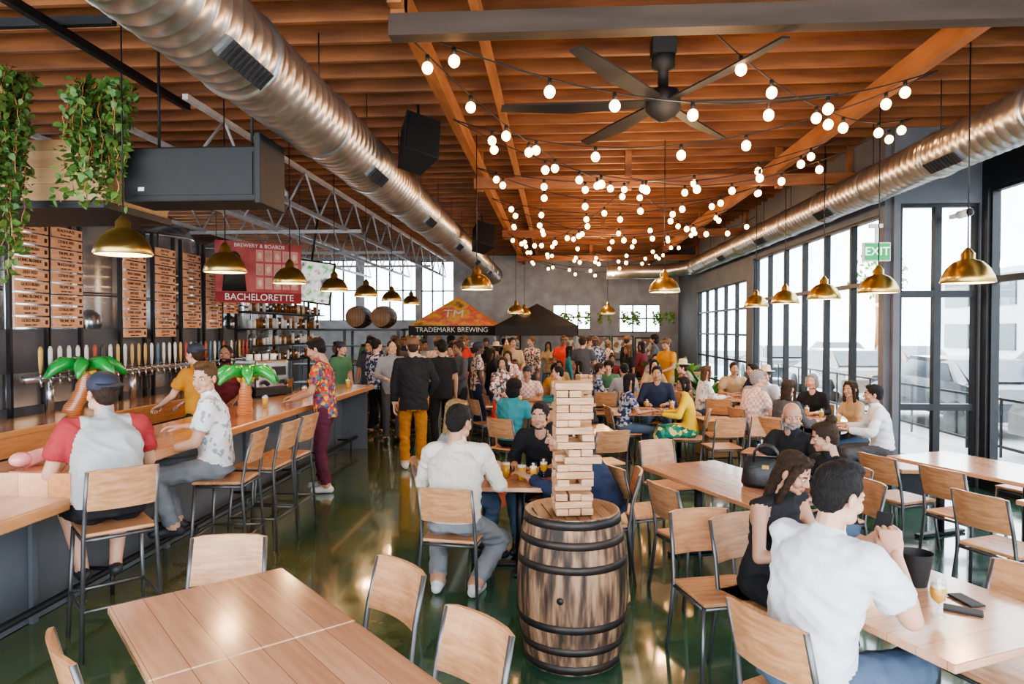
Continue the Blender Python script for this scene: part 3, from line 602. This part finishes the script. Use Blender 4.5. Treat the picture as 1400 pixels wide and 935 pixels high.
def headbase():
    b=MB()
    b.ell((0,-.008,.105),(.075,.097,.088),n=24,m=16); b.ell((0,.03,.05),(.060,.062,.078),n=20,m=14); b.ell((0,.042,-.002),(.046,.045,.034)); b.ell((0,.074,-.018),(.022,.018,.018))
    b.caps((0,.088,.083),(0,.108,.043),.008,.0125); 
    for s in(-1,1):
        b.ell((s*.012,.098,.038),(.009,.011,.008)); b.ell((s*.038,.062,.04),(.024,.026,.028)); b.ell((s*.077,-.006,.06),(.009,.019,.031),rot=(0,s*.15,0)); b.ell((s*.05,.02,.0),(.02,.035,.03))
        b.caps((s*.012,.084,.094),(s*.048,.070,.092),.011,.009)
        b.ell((s*.032,.079,.075),(.014,.011,.012))
    b.ell((0,.091,.012),(.024,.010,.0065)); b.ell((0,.089,.002),(.020,.010,.0065))
    b.caps((0,-.022,-.12),(0,-.012,.03),.058,.052)
    return remesh(b,.0042,2,'head')
HB=headbase(); nP=len(HB.polygons); HC=np.empty(nP*3); HB.polygons.foreach_get('center',HC); HC=HC.reshape(-1,3)
hcache={}
def head(skin,hc,beard):
    k=(skin,hc,beard)
    if k in hcache: return hcache[k]
    idx=np.zeros(nP,int); x,y,z=HC.T
    idx[(np.abs(x)<.023)&(y>.088)&(z<.018)&(z>-.004)]=1
    if beard: 
        bd=(z<.022+.9*np.maximum(0,.03-y)+0*z)&(z>-.055)&(y>-.005)&(idx==0)&~((np.abs(x)<.014)&(z>.018)); idx[bd&(z<.07)]=4
        idx[(z>.017)&(z<.028)&(np.abs(x)<.028)&(y>.085)]=4
    e=MB()
    for s in(-1,1):
        e.ell((s*.032,.0835,.075),(.0125,.008,.0068),mat=2,n=12,m=8); e.ell((s*.032,.0905,.075),(.0055,.003,.0055),mat=3,n=10,m=6)
        e.tube([(s*.016,.094,.093),(s*.032,.092,.098),(s*.05,.080,.094)],[.0035,.004,.002],4,6)
    hcache[k]=joinmesh(HB,e,[SK[skin],LIP[skin],EYW,EYD,HAIRC[hc]],idx); return hcache[k]
HATM={'cap':mk('cap_navy',(.03,.035,.06),.7),'capb':mk('cap_brown',(.16,.08,.04),.7),'straw':mk('hat_straw',(.7,.6,.42),.7)}
hrc={}
def hairmesh(style,c):
    k=(style,c)
    if k in hrc: return hrc[k]
    b=MB(); vox=.006; amp=.005
    if style in('short','cap','capb','straw','bun','curly','long','bob','pony','fade'):
        b.ell((0,-.016,.114),(.082,.099,.088),n=20,m=14); b.ell((0,-.05,.07),(.071,.0595,.065)); b.ell((0,-.05,.05),(.064,.054,.055))
        for s in(-1,1): b.caps((s*.070,.02,.11),(s*.072,.012,.075),.012,.006)
        if style!='straw': b.ell((0,.035,.165),(.055,.05,.03))
    if style=='fade': b.ell((0,.02,.182),(.06,.07,.032)); amp=.006
    if style=='quiff': b.ell((0,-.016,.114),(.081,.098,.088),n=20,m=14); b.ell((0,-.05,.06),(.068,.058,.062)); b.ell((0,.045,.178),(.055,.05,.032)); 
    if style=='buzz': b.ell((0,-.014,.110),(.0785,.0965,.0865),n=20,m=14); b.ell((0,-.05,.06),(.064,.056,.055)); amp=.002
    if style=='bald': b.ell((0,-.05,.05),(.070,.052,.045)); amp=.001
    if style in('long','pony'):
        b.ell((0,-.06,.03),(.080,.05,.13)); 
    if style=='long':
        b.ell((0,-.062,-.07),(.088,.042,.13)); amp=.009
        for s in(-1,1): b.caps((s*.072,.035,.12),(s*.085,.02,-.10),.022,.020); b.caps((s*.03,.06,.175),(s*.075,.04,.09),.018,.016)
    if style=='pony': b.caps((0,-.11,.13),(0,-.13,-.08),.035,.02)
    if style=='bob':
        b.ell((0,-.045,.03),(.092,.07,.09))
        for s in(-1,1): b.caps((s*.075,.03,.12),(s*.085,.02,.0),.024,.020)
    if style=='bun': b.ell((0,-.075,.205),(.045,.045,.04))
    if style=='curly': b.ell((0,-.02,.12),(.105,.11,.095)); b.ell((0,-.05,.03),(.1,.08,.09)); amp=.014
    me=remesh(b,vox,2,'hair')
    for v in me.vertices:
        n=noise.noise(v.co*45)*amp*.7+noise.noise(V((v.co.x*170,v.co.y*170,v.co.z*30)))*amp*.5; v.co+=v.normal*(n+.0015)
    e=MB()
    if style in('cap','capb'):
        sg=-1 if style=='cap' else 1
        e.ell((0,-.012,.125),(.088,.106,.082),mat=1,n=24,m=14)
        e.loft([((0,sg*.07,.135),(.075,0,0),(0,.03,.0)),((0,sg*.10,.125),(.08,0,0),(0,.07,0)),((0,sg*.105,.118),(.08,0,0),(0,.075,0))],1,20)
    if style=='straw':
        e.lathe([(.16,.15),(.165,.155),(.09,.165),(.088,.2),(.08,.25),(.05,.265),(.001,.262)],26,1,c=(0,-.01,0),cap=False); e.lathe([(.16,.15),(.08,.15)],26,1,c=(0,-.01,0),cap=False)
    hrc[k]=joinmesh(me,e,[HAIRC[c],HATM.get(style,HATM['cap'])],np.zeros(len(me.polygons),int)); return hrc[k]
def handbase(curl):
    b=MB(); b.loft([((0,-.02,0),(.027,0,0),(0,0,.020)),((0,.0,0),(.030,0,0),(0,0,.018)),((0,.04,0),(.042,0,0),(0,0,.016)),((0,.085,0),(.043,0,0),(0,0,.013)),((0,.098,0),(.038,0,0),(0,0,.009))],0,16)
    for i,(x,L,r) in enumerate(((.0335,.070,.0092),(.0115,.080,.0095),(-.0110,.074,.0090),(-.0325,.058,.0080))):
        p=V((x,.088,0)); a=0; sp=(x/.035)*.10
        for f,c in((.45,.5),(.30,1.0),(.25,.8)):
            a+=curl*c; d=V((math.sin(sp)*math.cos(a),math.cos(a),-math.sin(a))); q=p+d*L*f; b.caps(p,q,r,r*.93,n=8); p=q; r*=.93
    b.caps((.022,.015,-.006),(.045,.045,-.014),.016,.012,n=8); b.caps((.045,.045,-.014),(.054-curl*.012,.078,-.020-curl*.012),.0115,.0095,n=8); b.caps((.054-curl*.012,.078,-.020-curl*.012),(.052-curl*.03,.100,-.028-curl*.012),.0092,.0078,n=8)
    return remesh(b,.0032,2,'hand')
HRAW={'relax':handbase(.42),'grip':handbase(.95),'flat':handbase(.15)}
hc2={}
def handm(curl,skin):
    k=(curl,skin)
    if k not in hc2:
        m=HRAW[curl].copy(); m.materials.append(SK[skin]); hc2[k]=m
    return hc2[k]
def ik(S,T,a,b,pole):
    v=T-S; d=max(min(v.length,(a+b)*.995),.12); u=v.normalized(); T=S+u*d; x=(a*a-b*b+d*d)/(2*d); h=math.sqrt(max(a*a-x*x,0)); p=pole-u*pole.dot(u)
    p=p.normalized() if p.length>1e-4 else V((0,0,-1)); return S+u*x+p*h,T
def person(name,x,y,h,kind='stand',s=1,shirt=None,pants=None,shoes=None,skin=0,hair=('short','brown'),sleeve='short',legs='long',fem=False,lean=None,twist=0,Lh=None,Rh=None,feet=None,hy=0,hp=0,vox=None,beard=False,bulk=1,curl='relax',seat=None,pole=None,hem=None):
    D=math.hypot(x,y)
    vox=vox or (.010 if D<6.2 else .015 if D<10 else .022)
    root=empty(name,(x,y,0),h)
    pz=.95*s if kind=='stand' else {'sit':.45,'stool':.75}[kind]+.012+.105*s
    if lean is None: lean=.04 if kind=='stand' else .2
    if hem is None: hem=.12 if kind=='stand' else .07
    P=V((0,0,pz)); b=MB(); segs=[]
    tw=math.radians(twist)
    ts=[-hem,-.04,.06,.14,.22,.31,.40,.455,.50,.535]
    if fem: wd=[(.165,.115),(.168,.118),(.155,.108),(.128,.096),(.132,.098),(.145,.105),(.145,.098),(.12,.078),(.07,.06),(.05,.05)]
    else: wd=[(.175,.128),(.172,.127),(.168,.124),(.165,.120),(.168,.120),(.180,.125),(.185,.119),(.155,.095),(.085,.07),(.056,.055)]
    if legs=='skirt': wd[0]=(.15,.11)
    def frame(t):
        n=12; p=P.copy(); 
        for i in range(n):
            tt=t*(i+.5)/n; a=lean*(.45+.75*max(tt,0)/.52); p=p+V((0,math.sin(a),math.cos(a)))*(t/n)*s
        a=lean*(.45+.75*max(t,0)/.52); w=tw*max(t,0)/.5
        Rw=Matrix.Rotation(w,3,'Z'); return p,V((0,math.sin(a),math.cos(a))),Rw@V((1,0,0)),Rw@V((0,math.cos(a),-math.sin(a)))
    rings=[]
    for t,(wx,wy) in zip(ts,wd):
        p,u,rt,fw=frame(t); k=bulk*s if t<.45 else s; rings.append((p,rt*wx*k,fw*wy*k*(1.0 if bulk<=1 or t>.3 else 1+(bulk-1)*.6)))
    b.loft(rings,0,22)
    cpt=[frame(t)[0] for t in(-hem,.06,.22,.38,.47)]
    N,u,rt,fw=frame(.52)
    segs+=[(cpt[0],cpt[1],.15*s,'hip'),(cpt[1],cpt[2],.13*s,'tor'),(cpt[2],cpt[3],.13*s,'tor'),(cpt[3],cpt[4],.12*s,'tor')]
    Hd=N+u*.078*s+fw*.012*s
    b.caps(N-u*.04*s,Hd+V((0,0,.0)),.056*s,.050*s); segs.append((N+u*.022*s,Hd,.05*s,'neck'))
    if fem:
        pc,_,r2,f2=frame(.33)
        for sg in(-1,1): b.ell(pc+r2*sg*.068*s+f2*.085*s,(.058*s,.05*s,.055*s))
    g=.86 if fem else 1.0
    for sg,tgt in((-1,Lh),(1,Rh)):
        S=N-u*.058*s+rt*sg*(.155 if fem else .182)*s*(1+(bulk-1)*.3)
        if tgt is None:
            if kind=='stand': tgt=V((sg*.27*s,.08*s,.80*s))
            elif kind=='sit': tgt=V((sg*.17,.40,.79))
            else: tgt=V((sg*.2,.42,1.12))
        po=V(pole) if pole else V((sg*.55,-.5,-.7)); po.x=abs(po.x)*sg
        E,Wr=ik(S,V(tgt),.285*s,.255*s,po)
        b.caps(N-u*.045*s+rt*sg*.04*s,S,.055*s*g,.056*s*g)
        b.caps(S,N-u*.19*s+rt*sg*.10*s,.060*s*g,.075*s*g)
        arm=(.050*s*g,.041*s*g,.038*s*g,.026*s*g)
        if sleeve=='long': arm=(.059*s*g,.052*s*g,.049*s*g,.036*s*g)
        b.caps(S,E,arm[0],arm[1]); b.caps(E,E.lerp(Wr,.35),arm[1]*.98,arm[2]*1.04); b.caps(E.lerp(Wr,.35),Wr,arm[2]*1.04,arm[3])
        if sleeve=='short':
            q=S.lerp(E,.66); ud=(E-S).normalized(); X1,Y1,_=basis(ud); w1=.063*s*g; w2=.069*s*g
            b.loft([(S-ud*.03*s,X1*w1*.7,Y1*w1*.7),(S,X1*w1,Y1*w1),(S.lerp(E,.4),X1*w2,Y1*w2),(q,X1*w2,Y1*w2)],0,14)
        segs+=[(S,E,.05*s,'ua'),(E,Wr,.035*s,'fa')]
        d=(Wr-E).normalized(); zz=V((0,0,1)) if abs(d.z)<.75 else V((sg,0,0)); 
        if kind=='stand' and abs(d.z)>.75: zz=V((sg,.2,0))
        zz=(zz-d*zz.dot(d)).normalized(); xx=d.cross(zz)
        M=Matrix((( xx.x*-sg,d.x,zz.x,0),(xx.y*-sg,d.y,zz.y,0),(xx.z*-sg,d.z,zz.z,0),(0,0,0,1))); M.translation=Wr+d*.012*s
        ho=bpy.data.objects.new('hand_left' if sg<0 else 'hand_right',handm(curl,skin)); col.objects.link(ho); ho.parent=root; ho.matrix_local=M@Matrix.Scale(s*(.9 if fem else 1),4)
    for i,sg in enumerate((-1,1)):
        Hp=P+V((sg*.088*s,0,-.03*s))
        if feet: A=V(feet[i])
        elif kind=='stand': A=V((sg*.11*s,.02+.05*sg,.085))
        elif kind=='sit': A=V((sg*.13,.38*s,.085))
        else: A=V((sg*.10,.30*s,.385))
        K,A=ik(Hp,A,.43*s,.42*s,V((sg*.25,1,.35 if kind=='stand' else .9)))
        if kind=='stand': a0,a1,a2,a3=.090,.068,.063,.056
        else: a0,a1,a2,a3=.090,.072,.064,.054
        if fem: a0,a1,a2,a3=.088,.06,.054,.042
        if legs!='long': a2,a3=.052,.036
        a0,a1,a2,a3=[q*s*(1+(bulk-1)*.5) for q in(a0,a1,a2,a3)]
        b.caps(Hp,K,a0,a1); b.caps(K,K.lerp(A,.35),a1*.95,a2); b.caps(K.lerp(A,.35),A,a2,a3)
        if legs=='shorts': b.caps(Hp,Hp.lerp(K,.86),.098*s,.085*s)
        fd=V((sg*.12,1,0)).normalized() if not feet else V((sg*.1,1,-.1)).normalized()
        base=A-V((0,0,.042)); b.caps(base-fd*.045*s,base+fd*.14*s,.041*s,.036*s); b.caps(A-V((0,0,.01)),base+fd*.08*s,.04*s,.036*s)
        segs+=[(Hp,K,.075*s,'th'),(K,A,.045*s,'sh'),(base-fd*.04,base+fd*.15*s,.045*s,'ft')]
    if legs=='skirt':
        if kind=='stand':
            rr=[(P+V((0,0,.07)),.14,.10),(P,.17,.125),(P-V((0,0,.25)),.20,.16),(P-V((0,0,.52)),.23,.19)]
            b.loft([(c,V((w*s,0,0)),V((0,d*s,0))) for c,w,d in rr],0,20)
        else:
            b.loft([(P+V((0,-.08,-.02)),V((.17*s,0,0)),V((0,0,.10*s))),(P+V((0,.2,-.02)),V((.20*s,0,0)),V((0,0,.11*s))),(P+V((0,.46,-.06)),V((.22*s,0,0)),V((0,0,.12*s))),(P+V((0,.50,-.25)),V((.2*s,0,0)),V((0,.03,.16*s)))],0,20)
    me=remesh(b,vox,3 if vox<.02 else 1,'body')
    n=len(me.polygons); C=np.empty(n*3); me.polygons.foreach_get('center',C); C=C.reshape(-1,3)
    best=np.full(n,1e9); lab=np.zeros(n,int); tt=np.zeros(n)
    for i,(p,q,r,l) in enumerate(segs):
        p=np.array(p);q=np.array(q);d=q-p; t=np.clip(((C-p)@d)/(d@d+1e-9),0,1); ds=np.linalg.norm(C-(p+t[:,None]*d),axis=1)-r
        m=ds<best; best[m]=ds[m]; lab[m]=i; tt[m]=t[m]
    idx=np.zeros(n,int)
    for i,(p,q,r,l) in enumerate(segs):
        m=lab==i
        if l=='hip': idx[m]=np.where(tt[m]>(.05 if kind=='stand' and legs!='skirt' else .45),1,2)
        elif l=='tor': idx[m]=1
        elif l=='ua': idx[m]=1 if sleeve=='long' else (np.where(tt[m]<.67,1,0) if sleeve=='short' else (np.where(tt[m]<.02,1,0)))
        elif l=='fa': idx[m]=np.where(tt[m]<.95,4,0) if sleeve=='long' else 0
        elif l=='th': idx[m]=2 if legs=='long' else (np.where(tt[m]<.93,2,0) if legs=='shorts' else 2)
        elif l=='sh': idx[m]=np.where(tt[m]<.93,2,0) if legs=='long' else np.where(tt[m]<(.16 if legs=='skirt' else -.1),2,0)
        elif l=='ft': idx[m]=3
    if legs=='skirt' and kind=='stand': idx[(C[:,2]>pz-.52*s)&(C[:,2]<pz+.02)&(idx!=1)&((lab>11)|(lab<2))]=2
    sm=shirt; slv=shirt
    if isinstance(shirt,tuple):
        sm,slv=shirt
        for i,(p,q,r,l) in enumerate(segs):
            if l=='ua': m=(lab==i)&(idx==1); idx[m]=4
    for mt in(SK[skin],sm,pants,shoes or SHOE,slv): me.materials.append(mt)
    me.polygons.foreach_set('material_index',idx.astype(np.int32)); me.update()
    if vox<.016:
        cf=np.zeros(len(me.vertices),bool); sk=np.zeros(len(me.vertices),bool)
        for p in me.polygons:
            tgt_=cf if idx[p.index] in(1,2,4) else sk
            for vi in p.vertices: tgt_[vi]=True
        nr=[v.normal.copy() for v in me.vertices]; off=V((x*3,y*3,0))
        for v in me.vertices:
            if cf[v.index] and not sk[v.index]:
                q=v.co; w=V((q.x*7,q.y*7,q.z*13+q.x*5))+off
                f=(1-abs(noise.noise(w))*2.6)*.0095+noise.noise(w*2.3)*.0035
                v.co=q+nr[v.index]*(f+.001)
    bo=bpy.data.objects.new('body',me); col.objects.link(bo); bo.parent=root
    Hm=Matrix.Translation(Hd)@Matrix.Rotation(tw+math.radians(hy),4,'Z')@Matrix.Rotation(-hp,4,'X')@Matrix.Scale(s*(.94 if fem else 1),4)
    ho=bpy.data.objects.new('head',head(skin,hair[1],beard)); col.objects.link(ho); ho.parent=root; ho.matrix_local=Hm
    hr=bpy.data.objects.new('hair',hairmesh(*hair)); col.objects.link(hr); hr.parent=root; hr.matrix_local=Hm
    if kind=='sit' and seat!=False: chair(x-math.sin(math.radians(h))*.04,y+math.cos(math.radians(h))*.04,h)
    return root
def cl(name,c,c2=None,scale=6,kind='noise',b=.5,bs=7): return mk('cloth_'+name,c,.85,c2=c2,scale=scale,kind=kind,bump=b,bscale=bs,bdist=.03,spec=.2)
WT=cl('white',(.74,.76,.83)); SW=cl('knit',(.66,.61,.53),b=.6,bs=30); GR=cl('grey',(.30,.30,.32)); BK=cl('black',(.022,.022,.025)); NV=cl('navy',(.03,.04,.08)); DN=cl('denim',(.09,.13,.20)); DG=cl('darkgrey',(.09,.09,.10)); SGR=cl('slate',(.22,.23,.25))
OC=cl('ochre',(.52,.24,.035)); MR=cl('maroon',(.16,.03,.035)); BURG=cl('burgundy',(.12,.03,.05)); YE=cl('yellow',(.75,.52,.05)); MUS=cl('rust',(.42,.17,.03)); RD=cl('red',(.65,.07,.05)); GN=cl('green',(.08,.2,.12)); TAN=cl('tan',(.45,.33,.2)); RAG=cl('raglan_grey',(.46,.46,.46)); RSL=cl('raglan_red',(.38,.05,.055)); TL=cl('teal',(.05,.25,.28)); PK=cl('pink',(.7,.35,.35))
HAW=cl('hawaiian',(.50,.06,.05),((.70,.38,.05),(.10,.05,.18),(.06,.20,.20),(.55,.12,.05),(.15,.05,.10)),32,'cells')
FLW=cl('white_floral',(.78,.78,.78),((.72,.73,.74),(.35,.38,.42),(.8,.8,.8),(.76,.76,.77),(.78,.78,.8)),34,'cells')
PAIS=cl('paisley',(.55,.5,.45),((.08,.07,.08),(.3,.12,.1),(.6,.55,.5)),30,'cells'); GFL=cl('green_floral',(.03,.22,.18),((.05,.3,.15),(.7,.65,.3),(.02,.12,.12)),18,'cells'); PLD=cl('plaid',(.6,.35,.33),(.75,.65,.6),22,'check'); BFL=cl('blue_floral',(.05,.07,.15),((.3,.35,.45),(.03,.04,.1),(.55,.5,.5)),26,'cells')
SHOE=mk('shoe_dark',(.03,.03,.035),.5); SHW=mk('shoe_white',(.6,.6,.6),.6)
# near
person('seated_man',1.05,2.92,-58,'sit',1.10,WT,DN,SHOE,0,('fade','black'),lean=.30,Lh=(-.05,.46,1.02),Rh=(.12,.42,1.02),hp=.22,hy=-8,curl='grip',vox=.009,bulk=1.06)
person('seated_woman',1.22,4.05,-150,'sit',1.0,BK,BK,SHOE,1,('long','brown'),sleeve='none',fem=True,lean=.30,Lh=(-.12,.38,.80),Rh=(.12,.40,.82),hp=.4,hy=15)
person('seated_man',-.76,5.08,-8,'sit',1.08,SW,SGR,SHW,1,('short','black'),sleeve='long',lean=.16,Lh=(-.20,.40,.80),Rh=(.22,.42,.80),bulk=1.1,feet=[(-.14,.02,.085),(.16,-.0,.085)],hy=-20,hp=.15)
person('seated_woman',-1.0,5.95,-80,'sit',1.05,GR,DN,SHOE,0,('long','blonde'),sleeve='long',fem=True,lean=.2,hp=.15)
person('seated_man',.42,5.6,88,'sit',1.04,NV,NV,SHOE,1,('short','black'),sleeve='long',lean=.75,Lh=(-.15,.62,.80),Rh=(.15,.60,.80),hp=.2,bulk=1.05)
person('seated_man',-.1,6.4,165,'sit',1.0,BK,DN,SHOE,1,('short','black'),sleeve='long',lean=.3)
stool(-2.84,4.20,45); person('seated_man',-2.90,4.24,45,'stool',1.08,(RAG,RSL),BK,SHOE,0,('cap','brown'),lean=.25,legs='shorts',Lh=(-.16,.36,1.15),Rh=(.16,.44,1.14),bulk=1.12,hy=15)
stool(-2.76,5.55,95); person('seated_man',-2.86,5.58,112,'stool',1.08,FLW,SGR,SHOE,0,('quiff','lbrown'),lean=.12,Lh=(-.15,.38,1.02),Rh=(.40,.30,1.14),hy=62,hp=.12)
for y in(6.15,6.65): stool(-2.72,y,88)
person('standing_man',-2.84,8.25,98,'stand',1.09,HAW,BURG,SHW,1,('short','black'),lean=.12,Lh=(-.15,.36,1.15),Rh=(.12,.38,1.18),hp=.35)
person('standing_man',-2.05,9.7,15,'stand',1.08,BK,MUS,SHW,0,('capb','brown'),sleeve='long',Lh=(-.28,.0,.85),Rh=(.22,.16,1.02),pole=(.9,-.4,-.2),bulk=1.2,hem=.17)
person('standing_man',-1.85,11.0,30,'stand',1.05,BK,BK,SHOE,1,('short','black'),sleeve='short')
person('bartender',-4.25,7.9,75,'stand',1.05,OC,BK,SHOE,0,('cap','brown'),lean=.1,Lh=(-.2,.4,1.1),Rh=(.2,.42,1.1))
person('bartender',-4.35,8.8,-170,'stand',1.03,MR,BK,SHOE,2,('buzz','black'),lean=.12,Lh=(-.2,.38,1.1),Rh=(.2,.4,1.1),beard=True)
person('bartender',-3.95,12.2,-120,'stand',1.02,GN,BK,SHOE,0,('cap','brown'),lean=.12); person('bartender',-3.7,13.4,170,'stand',1.02,DG,BK,SHOE,1,('short','black'))
person('standing_woman',-.85,10.9,-165,'stand',.90,PAIS,RD,SHOE,1,('bob','brown'),sleeve='long',legs='skirt',fem=True,bulk=1.1,hy=-30,Lh=(-.1,.28,1.0),Rh=(.1,.3,1.0))
person('seated_man',2.18,6.3,135,'sit',1.0,BK,BK,SHOE,1,('bald','grey'),beard=True,hy=35,hp=.1,seat=False)
person('seated_woman',2.12,5.25,110,'sit',.97,BK,DN,SHOE,1,('bun','brown'),fem=True,sleeve='short',hy=-30,hp=.2)
person('seated_woman',1.93,9.9,80,'sit',.98,YE,GFL,SHOE,2,('bob','black'),sleeve='long',legs='skirt',fem=True,hy=20)
person('seated_woman',1.0,10.3,-80,'sit',1,BFL,DN,SHOE,1,('long','black'),sleeve='short',fem=True)
person('seated_man',1.7,11.6,170,'sit',1.05,NV,DN,SHOE,1,('short','black'),sleeve='long',bulk=1.1)
person('seated_man',2.85,10.2,-70,'sit',1.05,PLD,TAN,SHW,0,('short','grey'),bulk=1.15,hy=-15)
person('seated_man',3.3,11.4,175,'sit',1,GR,DN,SHW,0,('capb','brown'))
person('seated_woman',2.95,9.1,-60,'sit',1,DG,BK,SHOE,0,('long','brown'),fem=True,sleeve='long')
person('seated_woman',3.9,10.55,140,'sit',1,BK,BK,SHOE,0,('bob','grey'),fem=True,sleeve='long')
person('seated_woman',4.0,9.3,100,'sit',.98,TAN,DN,SHOE,1,('long','brown'),fem=True,hy=20)
person('seated_man',3.95,8.5,75,'sit',.98,WT,DG,SHOE,1,('short','black'),seat=False,sleeve='long')
person('seated_woman',3.6,11.9,150,'sit',1,WT,DN,SHOE,0,('straw','brown'),fem=True)
shirts=[WT,BK,GR,NV,DG,MR,RD,PK,TL,HAW,BFL,PLD,TAN,GN,FLW,PAIS,OC,BK,NV,GR,BK,DG]
hm=[('short','black'),('short','brown'),('cap','brown'),('buzz','black'),('short','lbrown'),('curly','black'),('capb','brown')]; hf=[('long','brown'),('long','black'),('bob','brown'),('pony','blonde'),('long','lbrown'),('bun','black'),('straw','brown')]
crowd=[(-2.6,12.8,0),(-2.1,13.6,1),(-1.5,12.9,0),(-2.9,14.8,0),(-1.0,14.2,1),(-2.2,15.8,0),(-3.3,16.5,0),(-1.4,16.2,1),(-.6,17.2,0),(-2.7,17.6,1),(-4.2,15.4,0),(.3,16.4,1),(1.0,17.4,0),(-3.9,18.2,1),(-1.9,18.6,0),(-.2,18.8,1),(.9,19.3,0),(1.9,18.4,0),(-4.7,17.0,0),(-4.4,13.6,0),(-3.0,19.3,0),(2.4,14.9,0),(1.6,15.1,1),
 (-3.4,12.7,0),(-3.3,14.0,1),(-2.5,14.3,0),(-1.8,14.9,1),(-3.8,16.9,0),(-1.0,15.6,0),(-5.2,18.3,1),(-2.3,16.9,0),(.2,17.9,0),(-1.2,17.6,0),(1.5,19.6,1),(2.8,19.5,0),(-.9,12.9,1),(.6,15.4,0),(-1.5,19.7,0),(-4.6,19.2,0),(2.2,17.6,1),(-1.7,12.0,0),(-2.9,11.9,0),(-1.3,13.5,1),(-3.6,15.4,0)]
for x,y,f in crowd:
    hh=R.uniform(-180,180); k=dict(Lh=(-.14,.3,1.1),Rh=(.16,.3,1.15)) if R.random()<.5 else {}
    person('standing_woman' if f else 'standing_man',x,y,hh,'stand',R.uniform(.92,.98) if f else R.uniform(1,1.06),R.choice(shirts),R.choice([DN,BK,DG,TAN,NV]),None,R.choice([0,0,1,1,2,3]),R.choice(hf if f else hm),sleeve=R.choice(['short','long']),legs='skirt' if f and R.random()<.3 else 'long',fem=bool(f),**k)
for x,y,h in[(-1.0,11.9,-70),(.15,11.9,95),(-.5,12.3,175),(1.1,14.3,170),(2.0,14.3,-175),(.75,13.5,-90),(2.6,13.6,90),(-.9,15.2,180),(.1,15.2,170),(2.6,12.5,-80),(1.4,17.3,180),(2.5,17.3,170),(-.6,8.9,-30),(.6,15.0,90),(3.4,13.4,180),(.3,9.4,170),(.0,13.6,20),(3.75,12.9,100),(1.3,12.8,10)]:
    f=R.random()<.5
    person('seated_woman' if f else 'seated_man',x,y,h,'sit',R.uniform(.95,1.05),R.choice(shirts),R.choice([DN,BK,DG,TAN]),None,R.choice([0,0,1,1,2]),R.choice(hf if f else hm),sleeve=R.choice(['short','long']),fem=f)
o=put(PH,'smartphone',(1.49,3.20,1.09)); o.rotation_euler=(math.radians(65),0,math.radians(-50))
# ------------------------------------------------------------------ WORLD, CAMERA
w=bpy.data.worlds.new('World'); sc.world=w; w.use_nodes=True; bg=w.node_tree.nodes['Background']; bg.inputs[0].default_value=(.86,.93,1,1); bg.inputs[1].default_value=8.0
try:
    sc.view_settings.view_transform='AgX'; sc.view_settings.look='AgX - Medium High Contrast'; sc.view_settings.exposure=.1
except Exception as e: print('view',e)
cam=bpy.data.cameras.new('Camera'); cam.lens=24; cam.sensor_width=36; cam.clip_end=200
co=bpy.data.objects.new('Camera',cam); co.location=(0,0,2.0); co.rotation_euler=(math.radians(90-1.07),0,math.radians(3.68)); col.objects.link(co); sc.camera=co
print('BUILD',time.time()-T0,len(bpy.data.objects))
